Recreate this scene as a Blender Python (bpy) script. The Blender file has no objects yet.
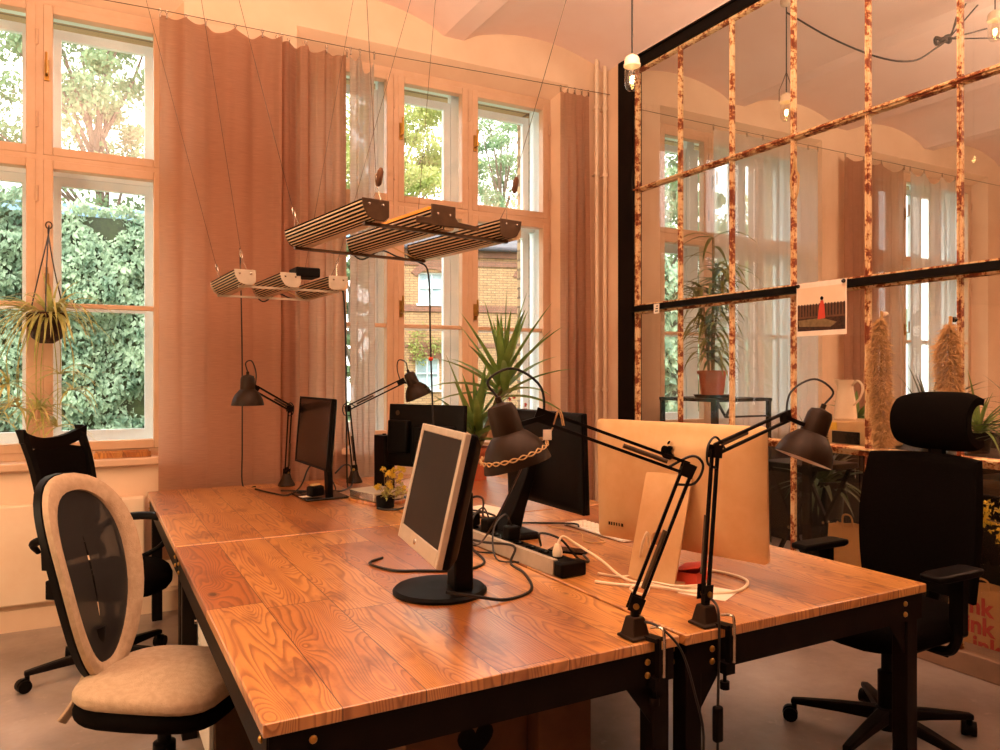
import bpy, bmesh, math, random
from mathutils import Vector, Matrix, noise
random.seed(11)
PI = math.pi
scn = bpy.context.scene
COL = scn.collection
V = Vector

# ------------------------------------------------------------------ helpers
def lin(h):
    h = h.lstrip('#')
    r = [int(h[i:i+2], 16)/255 for i in (0, 2, 4)]
    return tuple((c/12.92 if c <= .04045 else ((c+.055)/1.055)**2.4) for c in r)+(1,)

class N:
    """tiny node helper"""
    def __init__(s, name):
        s.m = bpy.data.materials.new(name); s.m.use_nodes = True
        s.t = s.m.node_tree; s.t.nodes.clear()
        s.out = s.t.nodes.new('ShaderNodeOutputMaterial')
    def n(s, typ, **kw):
        nd = s.t.nodes.new('ShaderNode'+typ)
        for k, v in kw.items():
            if k in nd.inputs.keys(): nd.inputs[k].default_value = v
            else: setattr(nd, k, v)
        return nd
    def l(s, a, b): s.t.links.new(a, b)
    def coord(s, scale=(1, 1, 1), kind='Object'):
        c = s.n('TexCoord'); m = s.n('Mapping'); m.inputs['Scale'].default_value = scale
        s.l(c.outputs[kind], m.inputs[0]); return m.outputs[0]
    def noise(s, vec, scale=5, detail=4, rough=.5):
        t = s.n('TexNoise'); t.inputs['Scale'].default_value = scale; t.inputs['Detail'].default_value = detail
        t.inputs['Roughness'].default_value = rough; s.l(vec, t.inputs['Vector']); return t.outputs['Fac']
    def ramp(s, fac, stops):
        r = s.n('ValToRGB'); e = r.color_ramp.elements
        while len(e) < len(stops): e.new(.5)
        for i, (p, c) in enumerate(stops): e[i].position = p; e[i].color = c
        s.l(fac, r.inputs[0]); return r.outputs[0]
    def math(s, op, a, b=None, c=None):
        m = s.n('Math'); m.operation = op
        for i, x in enumerate((a, b, c)):
            if x is None: continue
            if isinstance(x, (int, float)): m.inputs[i].default_value = x
            else: s.l(x, m.inputs[i])
        return m.outputs[0]
    def mix(s, f, a, b, typ='MIX'):
        m = s.n('Mix'); m.data_type = 'RGBA'; m.blend_type = typ
        for k, x in ((0, f), (6, a), (7, b)):
            if isinstance(x, (int, float, tuple)): m.inputs[k].default_value = x
            else: s.l(x, m.inputs[k])
        return m.outputs[2]
    def bsdf(s, col, rough=.5, metal=0, bump=None, bstr=.2, coat=0, spec=None, bdist=.01):
        b = s.n('BsdfPrincipled')
        for k, x in (('Base Color', col), ('Roughness', rough), ('Metallic', metal)):
            if isinstance(x, (int, float, tuple)): b.inputs[k].default_value = x
            else: s.l(x, b.inputs[k])
        if coat: b.inputs['Coat Weight'].default_value = coat; b.inputs['Coat IOR'].default_value = 1.85; b.inputs['Coat Roughness'].default_value = .27
        if spec is not None: b.inputs['Specular IOR Level'].default_value = spec
        if bump is not None:
            bp = s.n('Bump'); bp.inputs['Strength'].default_value = bstr; bp.inputs['Distance'].default_value = bdist
            s.l(bump, bp.inputs['Height']); s.l(bp.outputs[0], b.inputs['Normal'])
        return b
    def done(s, shader): s.l(shader, s.out.inputs[0]); return s.m

def pm(name, c1, c2=None, rough=.5, metal=0, scale=6, stretch=(1, 1, 1), bump=0, bscale=60, coat=0, spec=None, lo=.35, hi=.65):
    k = N(name); co = k.coord(stretch)
    c1 = lin(c1); c2 = lin(c2) if c2 else tuple(min(1, x*1.12) for x in c1[:3])+(1,)
    col = k.ramp(k.noise(co, scale, 5, .6), [(lo, c1), (hi, c2)])
    bp = k.noise(co, bscale, 3) if bump else None
    return k.done(k.bsdf(col, rough, metal, bp, bump, coat, spec).outputs[0])

M = {}
M['wall'] = pm('wall_paint', '#e6c4a2', '#eccdad', .75, scale=3, bump=.08, bscale=25)
M['ceil'] = pm('ceiling_paint', '#efd2c4', '#f2d8cc', .8, scale=3, bump=.1, bscale=18)
M['wood_white'] = pm('window_paint', '#d2ab88', '#d8b494', .36, scale=9, bump=.04, bscale=40)
M['white_out'] = pm('daylit_white', '#e0edf2', '#ecf4f6', .4)  # cool tint puts daylight into the colour of lining and outer sashes
M['cream'] = pm('cream_metal', '#ebcfae', '#f0d8ba', .4)
M['black'] = pm('black_plastic', '#090605', '#0d0a08', .5, scale=40, spec=.1)
M['blackgloss'] = pm('black_gloss', '#060505', '#0a0807', .16)
M['screen'] = pm('screen_off', '#0c0908', '#110d0b', .22)
M['screen_grey'] = pm('screen_matte', '#241b10', '#2a2014', .6, spec=.15)
M['blacksteel'] = pm('black_steel', '#0d0806', '#150e0a', .55, 0, scale=14, bump=.05, spec=.1)
M['mesh_black'] = pm('black_fabric', '#080504', '#0d0907', .9, scale=90, bump=.25, bscale=300, spec=.05)
M['beige'] = pm('beige_fabric', '#ae977a', '#bca588', .9, scale=50, bump=.3, bscale=260)
M['silver'] = pm('silver_plastic', '#b9ad98', '#c4b8a4', .32, .15, scale=20)
M['alu'] = pm('aluminium', '#cfa672', '#d7b280', .4, .25, scale=12, spec=.5)
M['alu_dark'] = pm('aluminium_dark', '#4a3623', '#59422c', .42, .5, scale=20)
M['brass'] = pm('brass', '#a47b3a', '#bb9148', .3, .9, scale=20)
M['steel'] = pm('bright_steel', '#b0a596', '#c8beb0', .25, .95, scale=30)
M['lampblack'] = pm('lamp_enamel', '#241505', '#2a1908', .5, .1, scale=30, spec=.2)
M['lampin'] = pm('lamp_inside', '#d8d0c4', None, .4)
M['white'] = pm('white_plastic', '#e8dfd0', '#f0e8da', .35, scale=20)
M['paper'] = pm('paper', '#e9dcc6', '#f3e8d6', .8, scale=12)
M['cable_w'] = pm('white_cable', '#e6d5b4', '#efe0c2', .45)
M['cable_b'] = pm('black_cable', '#0d0a08', '#14100d', .45)
M['cord_tan'] = pm('tan_cord', '#b8935e', '#cba670', .7, scale=200)
M['terracotta'] = pm('terracotta', '#a44f2c', '#b5603a', .7, scale=12, bump=.1)
M['pot_brown'] = pm('coir_pot', '#24150d', '#4a2c1a', .9, scale=60, bump=.6, bscale=120)
M['soil'] = pm('soil', '#1c120b', '#33231a', .95, scale=60, bump=.6, bscale=80)
M['red'] = pm('red_card', '#c23a22', '#d04a2c', .6)
M['redprint'] = pm('red_ink', '#b83224', '#c03c2a', .7)
M['brownpaper'] = pm('brown_paper', '#b9824a', '#cb9558', .8, scale=5, bump=.3, bscale=8)
M['card'] = pm('cardboard', '#5a3a22', '#684429', .85, scale=14)
M['yellow'] = pm('yellow_paper', '#e0b030', '#eabd44', .7)
M['amber'] = pm('amber_foil', '#f2a21a', '#ffb52c', .35, .25)
M['porcelain'] = pm('porcelain', '#ead2b4', '#f2dcc0', .25)
M['stem'] = pm('plant_stem', '#6d5a3a', '#86714b', .85, scale=40, bump=.4, bscale=60)
M['bark'] = pm('tree_bark', '#50443a', '#6c5e50', .9, scale=6, stretch=(1, 1, .2), bump=.6, bscale=14)
M['straw'] = pm('pampas_straw', '#b98e58', '#d3a86e', .9, scale=60)
M['roof'] = pm('slate_roof', '#403e44', '#525058', .7, scale=3)
M['blue'] = pm('blue_rail', '#6f93ad', '#86a7bd', .6)
M['outground'] = pm('yard_ground', '#6c7a58', '#8a8f72', .9, scale=1.5)
M['bluelight'] = pm('window_curtain_far', '#9db8c4', '#c4d4d8', .5, scale=2)

def wood_mat():
    k = N('reclaimed_pine')
    tc = k.n('TexCoord'); sx = k.n('SeparateXYZ'); k.l(tc.outputs['Object'], sx.inputs[0])
    px = k.math('DIVIDE', sx.outputs[0], .185)
    ix = k.math('FLOOR', px)
    wn = k.n('TexWhiteNoise'); wn.noise_dimensions = '1D'; k.l(ix, wn.inputs['W'])
    py = k.math('ADD', k.math('DIVIDE', sx.outputs[1], 1.45), wn.outputs['Value'])
    iy = k.math('FLOOR', py)
    wn2 = k.n('TexWhiteNoise'); wn2.noise_dimensions = '2D'
    cb = k.n('CombineXYZ'); k.l(ix, cb.inputs[0]); k.l(iy, cb.inputs[1]); k.l(cb.outputs[0], wn2.inputs['Vector'])
    rnd = wn2.outputs['Value']
    off = k.n('CombineXYZ'); k.l(k.math('MULTIPLY', rnd, 31.), off.inputs[0]); k.l(k.math('MULTIPLY', rnd, 17.), off.inputs[1]); k.l(k.math('MULTIPLY', rnd, 9.), off.inputs[2])
    av = k.n('VectorMath'); av.operation = 'ADD'; k.l(tc.outputs['Object'], av.inputs[0]); k.l(off.outputs[0], av.inputs[1])
    # knots: a field that pulls the rings round them
    mk = k.n('Mapping'); mk.inputs['Scale'].default_value = (6.5, 3.6, 1); k.l(av.outputs[0], mk.inputs[0])
    vo = k.n('TexVoronoi'); vo.inputs['Scale'].default_value = 1.; vo.inputs['Randomness'].default_value = 1.; k.l(mk.outputs[0], vo.inputs['Vector'])
    kd = vo.outputs['Distance']
    mp = k.n('Mapping'); mp.inputs['Scale'].default_value = (6., .55, 1.); k.l(av.outputs[0], mp.inputs[0])
    nz = k.noise(mp.outputs[0], 1.5, 1.2, .4)
    near = k.math('POWER', k.math('SUBTRACT', 1., k.math('MINIMUM', kd, 1.)), 4.)
    fld = k.math('ADD', k.math('MULTIPLY', nz, 27.), k.math('MULTIPLY', near, 7.))
    fld = k.math('ADD', fld, k.math('MULTIPLY', sx.outputs[0], 60.))
    mf = k.n('Mapping'); mf.inputs['Scale'].default_value = (190, 3, 1); k.l(av.outputs[0], mf.inputs[0])
    fine = k.noise(mf.outputs[0], 1., 3, .6)
    ring = k.math('FRACT', k.math('ADD', fld, k.math('MULTIPLY', fine, .25)))
    ringc = k.ramp(ring, [(0., (.0, .0, .0, 1)), (.45, (.12, .12, .12, 1)), (.82, (1, 1, 1, 1)), (.9, (.9, .9, .9, 1)), (1., (.0, .0, .0, 1))])
    ms = k.n('Mapping'); ms.inputs['Scale'].default_value = (16, 1.1, 1); k.l(av.outputs[0], ms.inputs[0])
    streak = k.noise(ms.outputs[0], 1., 4, .6)
    light = k.mix(rnd, lin('#e4a558'), lin('#b0682a'))
    dark = k.mix(rnd, lin('#7e3e12'), lin('#5e2a0c'))
    base = k.mix(k.math('MULTIPLY', ringc, k.math('ADD', .15, k.math('MULTIPLY', streak, .95))), light, dark)
    base = k.mix(k.ramp(streak, [(.48, (0, 0, 0, 1)), (.75, (.6, .6, .6, 1))]), base, lin('#9a5220'))
    stain = k.noise(k.coord((2.2, 1.2, 1)), 2.2, 5, .65)
    base = k.mix(k.ramp(stain, [(.53, (0, 0, 0, 1)), (.70, (.75, .75, .75, 1))]), base, lin('#6e3312'))
    sc = k.n('SeparateColor'); k.l(vo.outputs['Color'], sc.inputs[0])
    pick = k.math('GREATER_THAN', sc.outputs[0], .45)
    kn = k.ramp(kd, [(.0, (1, 1, 1, 1)), (.06, (.9, .9, .9, 1)), (.12, (0, 0, 0, 1))])
    base = k.mix(k.math('MULTIPLY', pick, kn), base, lin('#3f1808'))
    ge = k.math('ABSOLUTE', k.math('SUBTRACT', k.math('FRACT', px), .5))
    gap = k.math('GREATER_THAN', ge, .4925)
    ey = k.math('ABSOLUTE', k.math('SUBTRACT', k.math('FRACT', py), .5))
    gap = k.math('MAXIMUM', k.math('MULTIPLY', gap, .8), k.math('MULTIPLY', k.math('GREATER_THAN', ey, .4988), .7))
    base = k.mix(gap, base, lin('#2a0f05'))
    h = k.math('SUBTRACT', k.math('ADD', k.math('MULTIPLY', fine, .4), k.math('MULTIPLY', stain, .3)), k.math('MULTIPLY', gap, 1.5))
    rough = k.math('ADD', .22, k.math('MULTIPLY', stain, .2))
    return k.done(k.bsdf(base, rough, 0, h, .3, coat=1., bdist=.004).outputs[0])
M['pine'] = wood_mat()

def rust_mat():
    k = N('flaking_paint_rust'); co = k.coord((1, 1, 1))
    n1 = k.noise(co, 9, 6, .7); n2 = k.noise(co, 45, 5, .7)
    f = k.math('ADD', k.math('MULTIPLY', n1, .6), k.math('MULTIPLY', n2, .4))
    col = k.ramp(f, [(.445, lin('#e8c898')), (.50, lin('#dcb078')), (.518, lin('#a65c26')), (.56, lin('#763214')), (.65, lin('#8d4619'))])
    return k.done(k.bsdf(col, .75, 0, n2, .5).outputs[0])
M['rust'] = rust_mat()

def glass_mat(name, tint=(1, 1, 1, 1), dirt=0., refl=1.):
    k = N(name)
    tr = k.n('BsdfTransparent'); tr.inputs[0].default_value = tint
    gl = k.n('BsdfGlossy'); gl.inputs['Roughness'].default_value = .02
    lw = k.n('LayerWeight'); lw.inputs[0].default_value = .5
    f = k.math('MINIMUM', k.math('MULTIPLY', k.math('ADD', .035, k.math('MULTIPLY', k.math('POWER', lw.outputs['Facing'], 5.), .9)), refl), 1.)
    mx = k.n('MixShader'); k.l(f, mx.inputs[0]); k.l(tr.outputs[0], mx.inputs[1]); k.l(gl.outputs[0], mx.inputs[2])
    if dirt:
        df = k.n('BsdfDiffuse'); df.inputs[0].default_value = lin('#c8b49c')
        nz = k.noise(k.coord(), 3, 6, .7)
        m2 = k.n('MixShader'); k.l(k.math('MULTIPLY', nz, dirt), m2.inputs[0]); k.l(mx.outputs[0], m2.inputs[1]); k.l(df.outputs[0], m2.inputs[2])
        return k.done(m2.outputs[0])
    return k.done(mx.outputs[0])
M['glass'] = glass_mat('window_glass')
M['pglass'] = glass_mat('old_glass', (.97, .98, .97, 1), .025, 1.0)
M['bulbglass'] = glass_mat('lamp_glass', (.98, .95, .9, 1), 0, 1.6)

def leaf_mat(name, c1, c2, scale=3., trans=.35, rough=.45):
    k = N(name); co = k.coord()
    col = k.ramp(k.noise(co, scale, 5, .7), [(.35, lin(c1)), (.65, lin(c2))])
    b = k.bsdf(col, rough, 0)
    t = k.n('BsdfTranslucent'); k.l(col, t.inputs[0])
    mx = k.n('MixShader'); mx.inputs[0].default_value = trans
    k.l(b.outputs[0], mx.inputs[1]); k.l(t.outputs[0], mx.inputs[2]); return k.done(mx.outputs[0])
M['leaf_tree'] = leaf_mat('tree_leaf', '#5c7a58', '#8aa276', 1.2)
M['leaf_tree2'] = leaf_mat('tree_leaf_yellow', '#7c8c42', '#a8ae62', 1.0)
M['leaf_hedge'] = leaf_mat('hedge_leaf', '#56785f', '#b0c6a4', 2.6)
M['leaf_yucca'] = leaf_mat('yucca_leaf', '#5c7a38', '#86a04e', 4., .35, .3)
M['leaf_spider'] = leaf_mat('spider_leaf', '#8e9440', '#d8cd84', 9., .4, .4)
M['leaf_ficus'] = leaf_mat('ficus_leaf', '#66702c', '#8a8a44', 6., .3, .4)
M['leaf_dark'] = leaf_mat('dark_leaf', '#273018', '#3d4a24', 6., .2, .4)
M['leaf_yellow'] = leaf_mat('yellow_leaf', '#d2b02a', '#e6d050', 20., .35, .5)
M['leaf_red'] = leaf_mat('red_flower', '#a3372a', '#c45a40', 20., .3, .6)

def curtain_mat():
    k = N('linen_curtain')
    co = k.coord((1, 1, 1)); wv = k.noise(k.coord((3, 3, 90)), 4, 3, .6); w2 = k.noise(k.coord((220, 220, 4)), 3, 2)
    col = k.ramp(wv, [(.3, lin('#a67c66')), (.7, lin('#be947a'))])
    b = k.bsdf(col, .9, 0, k.math('ADD', wv, w2), .25, spec=.1, bdist=.003)
    t = k.n('BsdfTranslucent'); k.l(k.mix(.5, col, lin('#d8b08c')), t.inputs[0])
    mx = k.n('MixShader'); mx.inputs[0].default_value = .5
    k.l(b.outputs[0], mx.inputs[1]); k.l(t.outputs[0], mx.inputs[2]); return k.done(mx.outputs[0])
M['curtain'] = curtain_mat()
def sheer_mat():
    k = N('sheer_curtain')
    b = k.bsdf(lin('#c9c2b8'), .9); t = k.n('BsdfTranslucent'); t.inputs[0].default_value = lin('#e0ddd6')
    mx = k.n('MixShader'); mx.inputs[0].default_value = .5; k.l(b.outputs[0], mx.inputs[1]); k.l(t.outputs[0], mx.inputs[2])
    tr = k.n('BsdfTransparent'); m2 = k.n('MixShader'); m2.inputs[0].default_value = .42
    k.l(mx.outputs[0], m2.inputs[1]); k.l(tr.outputs[0], m2.inputs[2]); return k.done(m2.outputs[0])
M['sheer'] = sheer_mat()
def linen_backlit():  # same curtain linen, its backlight put in as a paler, thinner colour
    k = N('linen_backlit'); wv = k.noise(k.coord((3, 3, 90)), 4, 3, .6)
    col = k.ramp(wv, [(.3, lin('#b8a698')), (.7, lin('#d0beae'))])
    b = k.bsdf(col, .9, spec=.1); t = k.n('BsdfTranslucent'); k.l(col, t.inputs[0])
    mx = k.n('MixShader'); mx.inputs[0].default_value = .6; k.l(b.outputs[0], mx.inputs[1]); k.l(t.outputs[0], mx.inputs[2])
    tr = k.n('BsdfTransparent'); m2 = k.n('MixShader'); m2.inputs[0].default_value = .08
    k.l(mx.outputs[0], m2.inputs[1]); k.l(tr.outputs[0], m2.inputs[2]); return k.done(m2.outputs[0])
M['linen_backlit'] = linen_backlit()
def net_mat():
    k = N('chair_mesh_net')
    b = k.bsdf(lin('#0c0908'), .8); tr = k.n('BsdfTransparent')
    m2 = k.n('MixShader'); m2.inputs[0].default_value = .07
    k.l(b.outputs[0], m2.inputs[1]); k.l(tr.outputs[0], m2.inputs[2]); return k.done(m2.outputs[0])
M['net'] = net_mat()

def floor_mat():
    k = N('worn_concrete_floor'); co = k.coord()
    n1 = k.noise(co, 1.3, 6, .65); n2 = k.noise(co, 14, 5, .7)
    c = k.ramp(n1, [(.3, lin('#75675f')), (.5, lin('#94857b')), (.72, lin('#aea096'))])
    c = k.mix(k.ramp(n2, [(.6, (0, 0, 0, 1)), (.75, (.4, .4, .4, 1))]), c, lin('#c4b4a6'))
    r = k.math('ADD', .24, k.math('MULTIPLY', n2, .25))
    return k.done(k.bsdf(c, r, 0, n2, .08, coat=.5).outputs[0])
M['floor'] = floor_mat()

def brick_mat(name, c1, c2, mortar, vert=0):
    k = N(name); tc = k.n('TexCoord'); sx = k.n('SeparateXYZ'); k.l(tc.outputs['Object'], sx.inputs[0])
    cb = k.n('CombineXYZ'); k.l(sx.outputs[0] if not vert else sx.outputs[1], cb.inputs[0]); k.l(sx.outputs[2], cb.inputs[1])
    br = k.n('TexBrick'); br.inputs['Scale'].default_value = 1.; br.inputs['Brick Width'].default_value = .26; br.inputs['Row Height'].default_value = .08
    br.inputs['Mortar Size'].default_value = .01; br.inputs['Color1'].default_value = lin(c1); br.inputs['Color2'].default_value = lin(c2); br.inputs['Mortar'].default_value = lin(mortar)
    k.l(cb.outputs[0], br.inputs['Vector'])
    col = k.mix(k.math('MULTIPLY', k.noise(k.coord(), 2, 4), .5), br.outputs[0], lin('#a08060'))
    return k.done(k.bsdf(col, .9).outputs[0])
M['brick'] = brick_mat('yellow_brick', '#a58058', '#b6946a', '#6a5444')
M['brick_side'] = brick_mat('yellow_brick_reveal', '#b08f6a', '#bea07a', '#5c4a3c', 1)
M['brick_red'] = brick_mat('red_brick', '#7a4a40', '#8a584a', '#5e463c')

# ---- mesh builder
class MB:
    def __init__(s): s.b = bmesh.new(); s.mi = 0
    def _f(s, vs):
        try:
            f = s.b.faces.new(vs); f.material_index = s.mi; f.smooth = True; return f
        except ValueError: return None
    def box(s, c, size, rot=None):
        x, y, z = size[0]/2, size[1]/2, size[2]/2; c = V(c); vs = []
        for sx, sy, sz in ((-1,-1,-1),(1,-1,-1),(1,1,-1),(-1,1,-1),(-1,-1,1),(1,-1,1),(1,1,1),(-1,1,1)):
            p = V((sx*x, sy*y, sz*z))
            if rot is not None: p = rot @ p
            vs.append(s.b.verts.new(c+p))
        for q in ((0,3,2,1),(4,5,6,7),(0,1,5,4),(1,2,6,5),(2,3,7,6),(3,0,4,7)): s._f([vs[i] for i in q])
        return s
    def bb(s, x0, x1, y0, y1, z0, z1): return s.box(((x0+x1)/2, (y0+y1)/2, (z0+z1)/2), (abs(x1-x0), abs(y1-y0), abs(z1-z0)))
    def loft(s, rings, closed=True, cap=True):
        R = [[s.b.verts.new(p) for p in r] for r in rings]; n = len(R[0])
        for a, b in zip(R, R[1:]):
            for i in range(n if closed else n-1):
                s._f([a[i], a[(i+1) % n], b[(i+1) % n], b[i]])
        if cap and closed: s._f(R[0][::-1]); s._f(R[-1])
        return s
    def tube(s, pts, r, seg=8, closed=False, flat=1.):
        pts = [V(p) for p in pts]; n = len(pts); rings = []
        nrm = None
        for i, p in enumerate(pts):
            if closed: t = (pts[(i+1) % n]-pts[i-1])
            else: t = pts[min(i+1, n-1)]-pts[max(i-1, 0)]
            if t.length < 1e-9: t = V((0, 0, 1))
            t.normalize()
            if nrm is None:
                up = V((0, 0, 1)) if abs(t.z) < .95 else V((1, 0, 0))
                nrm = (up-t*up.dot(t)).normalized()
            else:
                nrm = (nrm-t*nrm.dot(t))
                nrm = nrm.normalized() if nrm.length > 1e-6 else t.orthogonal().normalized()
            bn = t.cross(nrm); rr = r[i] if isinstance(r, (list, tuple)) else r
            rings.append([p+(nrm*math.cos(2*PI*k/seg)*flat+bn*math.sin(2*PI*k/seg))*rr for k in range(seg)])
        if closed:
            rings.append(rings[0]); return s.loft(rings, True, False)
        return s.loft(rings)
    def cyl(s, a, b, r0, r1=None, seg=16): return s.tube([a, b], [r0, r0 if r1 is None else r1], seg)
    def bar(s, a, b, w, h, up=(0, 0, 1)):
        a, b = V(a), V(b); t = (b-a).normalized(); up = V(up)
        if abs(t.dot(up)) > .98: up = V((1, 0, 0))
        u = (up-t*up.dot(t)).normalized(); n = t.cross(u)
        return s.loft([[p+n*w/2*i+u*h/2*j for i, j in ((-1,-1),(1,-1),(1,1),(-1,1))] for p in (a, b)])
    def lathe(s, prof, o=(0, 0, 0), axis=(0, 0, 1), seg=24, cap=True):
        o = V(o); q = V((0, 0, 1)).rotation_difference(V(axis).normalized())
        rings = [[o+q @ V((r*math.cos(2*PI*k/seg), r*math.sin(2*PI*k/seg), z)) for k in range(seg)] for r, z in prof]
        return s.loft(rings, True, cap)
    def prism(s, pts, h, mat=None):
        mat = mat or Matrix.Identity(4)
        return s.loft([[mat @ V((x, y, z)) for x, y in pts] for z in (0, h)])
    def ball(s, c, r, seg=12, sc=(1, 1, 1)):
        c = V(c); rings = []
        for i in range(seg//2+1):
            a = -PI/2+PI*i/(seg//2); rr = max(math.cos(a), .02)
            rings.append([c+V((r*sc[0]*rr*math.cos(2*PI*k/seg), r*sc[1]*rr*math.sin(2*PI*k/seg), r*sc[2]*math.sin(a))) for k in range(seg)])
        return s.loft(rings)
    def quad(s, *p): s._f([s.b.verts.new(x) for x in p]); return s
    def xf(s, m): s.b.transform(m); return s

TM = {}
def build(name, mb, mat, parent=None, world=False, bevel=0, flat=False, recalc=True, ang=35):
    b = mb.b
    if world and parent is not None: b.transform(TM[parent.name].inverted())
    if recalc: bmesh.ops.recalc_face_normals(b, faces=b.faces[:])
    if flat:
        for f in b.faces: f.smooth = False
    else:
        a = math.radians(ang)
        for e in b.edges:
            if len(e.link_faces) == 2 and e.calc_face_angle(0) > a: e.smooth = False
    me = bpy.data.meshes.new(name); b.to_mesh(me); b.free()
    o = bpy.data.objects.new(name, me); COL.objects.link(o)
    for m in (mat if isinstance(mat, (list, tuple)) else [mat]): me.materials.append(M[m] if isinstance(m, str) else m)
    if parent is not None: o.parent = parent
    if bevel:
        mo = o.modifiers.new('bevel', 'BEVEL'); mo.width = bevel; mo.segments = 2; mo.limit_method = 'ANGLE'; mo.angle_limit = math.radians(40)
    TM[o.name] = TM[parent.name].copy() if parent is not None else Matrix.Identity(4)
    return o
def thing(name, label, cat, loc=(0, 0, 0), rz=0, group=None, kind=None):
    o = bpy.data.objects.new(name, None); COL.objects.link(o); o.location = loc; o.rotation_euler = (0, 0, rz)
    o.empty_display_size = .1
    if label: o['label'] = label
    if cat: o['category'] = cat
    if group: o['group'] = group
    if kind: o['kind'] = kind
    TM[o.name] = Matrix.Translation(V(loc)) @ Matrix.Rotation(rz, 4, 'Z'); return o
def tag(o, label, cat, group=None, kind=None):
    o['label'] = label; o['category'] = cat
    if group: o['group'] = group
    if kind: o['kind'] = kind
    return o
def recenter(o):
    """origin of a single-mesh thing to the middle of its base"""
    me = o.data; xs = [v.co for v in me.vertices]
    c = V(((min(p.x for p in xs)+max(p.x for p in xs))/2, (min(p.y for p in xs)+max(p.y for p in xs))/2, min(p.z for p in xs)))
    me.transform(Matrix.Translation(-c)); o.location = c; return o
def struct(name, mb, mat, **kw):
    o = build(name, mb, mat, **kw); o['kind'] = 'structure'; return o
def smooth_path(pts, n=6):
    pts = [V(p) for p in pts]; out = []
    P = [pts[0]*2-pts[1]]+pts+[pts[-1]*2-pts[-2]]
    for i in range(1, len(P)-2):
        for k in range(n):
            t = k/n; a, b, c, d = P[i-1:i+3]
            out.append(.5*((2*b)+(c-a)*t+(2*a-5*b+4*c-d)*t*t+(3*b-a-3*c+d)*t**3))
    out.append(pts[-1]); return out
def cable(name, label, pts, r=.004, mat='cable_b', cat='cable', group=None):
    o = build(name, MB().tube(smooth_path(pts), r, 6), mat)
    return recenter(tag(o, label, cat, group))

# ------------------------------------------------------------------ camera
CH = 1.42; YAW = math.radians(28.5)
cam = bpy.data.cameras.new('camera'); co = bpy.data.objects.new('camera', cam); COL.objects.link(co)
co.location = (0, 0, CH); co.rotation_euler = (PI/2, 0, -YAW); cam.sensor_width = 36; cam.lens = 36*.755; cam.clip_start = .02; cam.clip_end = 300
scn.camera = co
SN, CS = math.sin(YAW), math.cos(YAW)
M['dark_wall'] = pm('dark_wall_paint', '#3a2c24', '#443329', .8, scale=3)  # for the unseen front wall, kept dark so less light bounces back
M['curb'] = pm('grubby_curb', '#8a6c54', '#9c7c62', .7, scale=5)
# ------------------------------------------------------------------ THE SETTING
WY = 4.98            # inner face of the window wall
XL, XR, YB = -2.2, 10.0, -3.2
struct('floor', MB().bb(XL-.2, XR+.2, YB-.2, WY+.5, -.15, 0), 'floor')
# vaulted ceiling: shallow brick vaults between beams that run towards the windows
prof = []
xb = 2.32-1.42*4
pts = []
while xb < XR+1.5:
    pts += [(xb-.08, 3.865), (xb+.08, 3.865)]
    a, b = xb+.08, xb+1.42-.08
    for i in range(1, 12):
        t = i/12; pts.append((a+(b-a)*t, 3.885+.125*(1-(2*t-1)**2)))
    xb += 1.42
pts = [p for p in pts if XL-.3 < p[0] < XR+.3]
poly = [(p[0], p[1]) for p in pts]+[(pts[-1][0], 4.25), (pts[0][0], 4.25)]
mz = Matrix(((1, 0, 0, 0), (0, 0, -1, WY+.06), (0, 1, 0, 0), (0, 0, 0, 1)))
struct('ceiling', MB().prism(poly, WY+.06-YB+.2, mz), 'ceil', ang=20)
# window wall with niches
WIN = [(-1.5, .42, (-.87, -.257), 2.685, 1.83), (1.28, 3.24, (1.925, 2.52), 2.65, 1.775),
       (4.34, 6.2, (4.94, 5.56), 2.65, 1.79), (7.12, 9.04, (7.74, 8.38), 2.65, 1.79)]
NZ0, NZ1 = .885, 3.71
w = MB()
edges = [XL]
for i, (a, b, *_r) in enumerate(WIN): edges += [a-.09, b+.085]
edges.append(XR)
for i in range(0, len(edges), 2): w.bb(edges[i], edges[i+1], WY, 5.44, 0, 4.2)
for i in range(1, len(edges)-1, 2):
    w.bb(edges[i], edges[i+1], WY, 5.44, 0, NZ0); w.bb(edges[i], edges[i+1], WY, 5.44, NZ1, 4.2)
    a, b = edges[i], edges[i+1]
    # splayed plaster reveals: left, right and head
    w.prism([(a, WY), (a+.09, 5.13), (a+.09, 5.44), (a, 5.44)], NZ1-NZ0, Matrix.Translation((0, 0, NZ0)))
    w.prism([(b, WY), (b, 5.44), (b-.085, 5.44), (b-.085, 5.13)], NZ1-NZ0, Matrix.Translation((0, 0, NZ0)))
    w.prism([(WY, NZ1), (5.13, 3.62), (5.44, 3.62), (5.44, NZ1)], b-a-.002, Matrix(((0, 0, 1, a+.001), (1, 0, 0, 0), (0, 1, 0, 0), (0, 0, 0, 1))))
struct('wall_back', w, 'wall', flat=True)
w = MB()
for i in range(0, len(edges), 2): w.bb(edges[i]-(.105 if i else 0), edges[i+1]+(.105 if i < len(edges)-2 else 0), 5.44, 5.62, -1, 4.6)
for i in range(1, len(edges)-1, 2):
    w.bb(edges[i]+.105, edges[i+1]-.105, 5.44, 5.62, -1, NZ0+.03); w.bb(edges[i]+.105, edges[i+1]-.105, 5.44, 5.62, 3.61, 4.6)
struct('wall_outside', w, 'brick_side', flat=True)
struct('wall_left', MB().bb(XL-.2, XL, YB, WY+.05, 0, 4.2), 'wall', flat=True)
struct('wall_far', MB().bb(XR, XR+.2, YB, WY+.05, 0, 4.2), 'wall', flat=True)
struct('wall_front', MB().bb(XL-.2, XR+.2, YB-.2, YB, 0, 4.2), 'dark_wall', flat=True)

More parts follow.
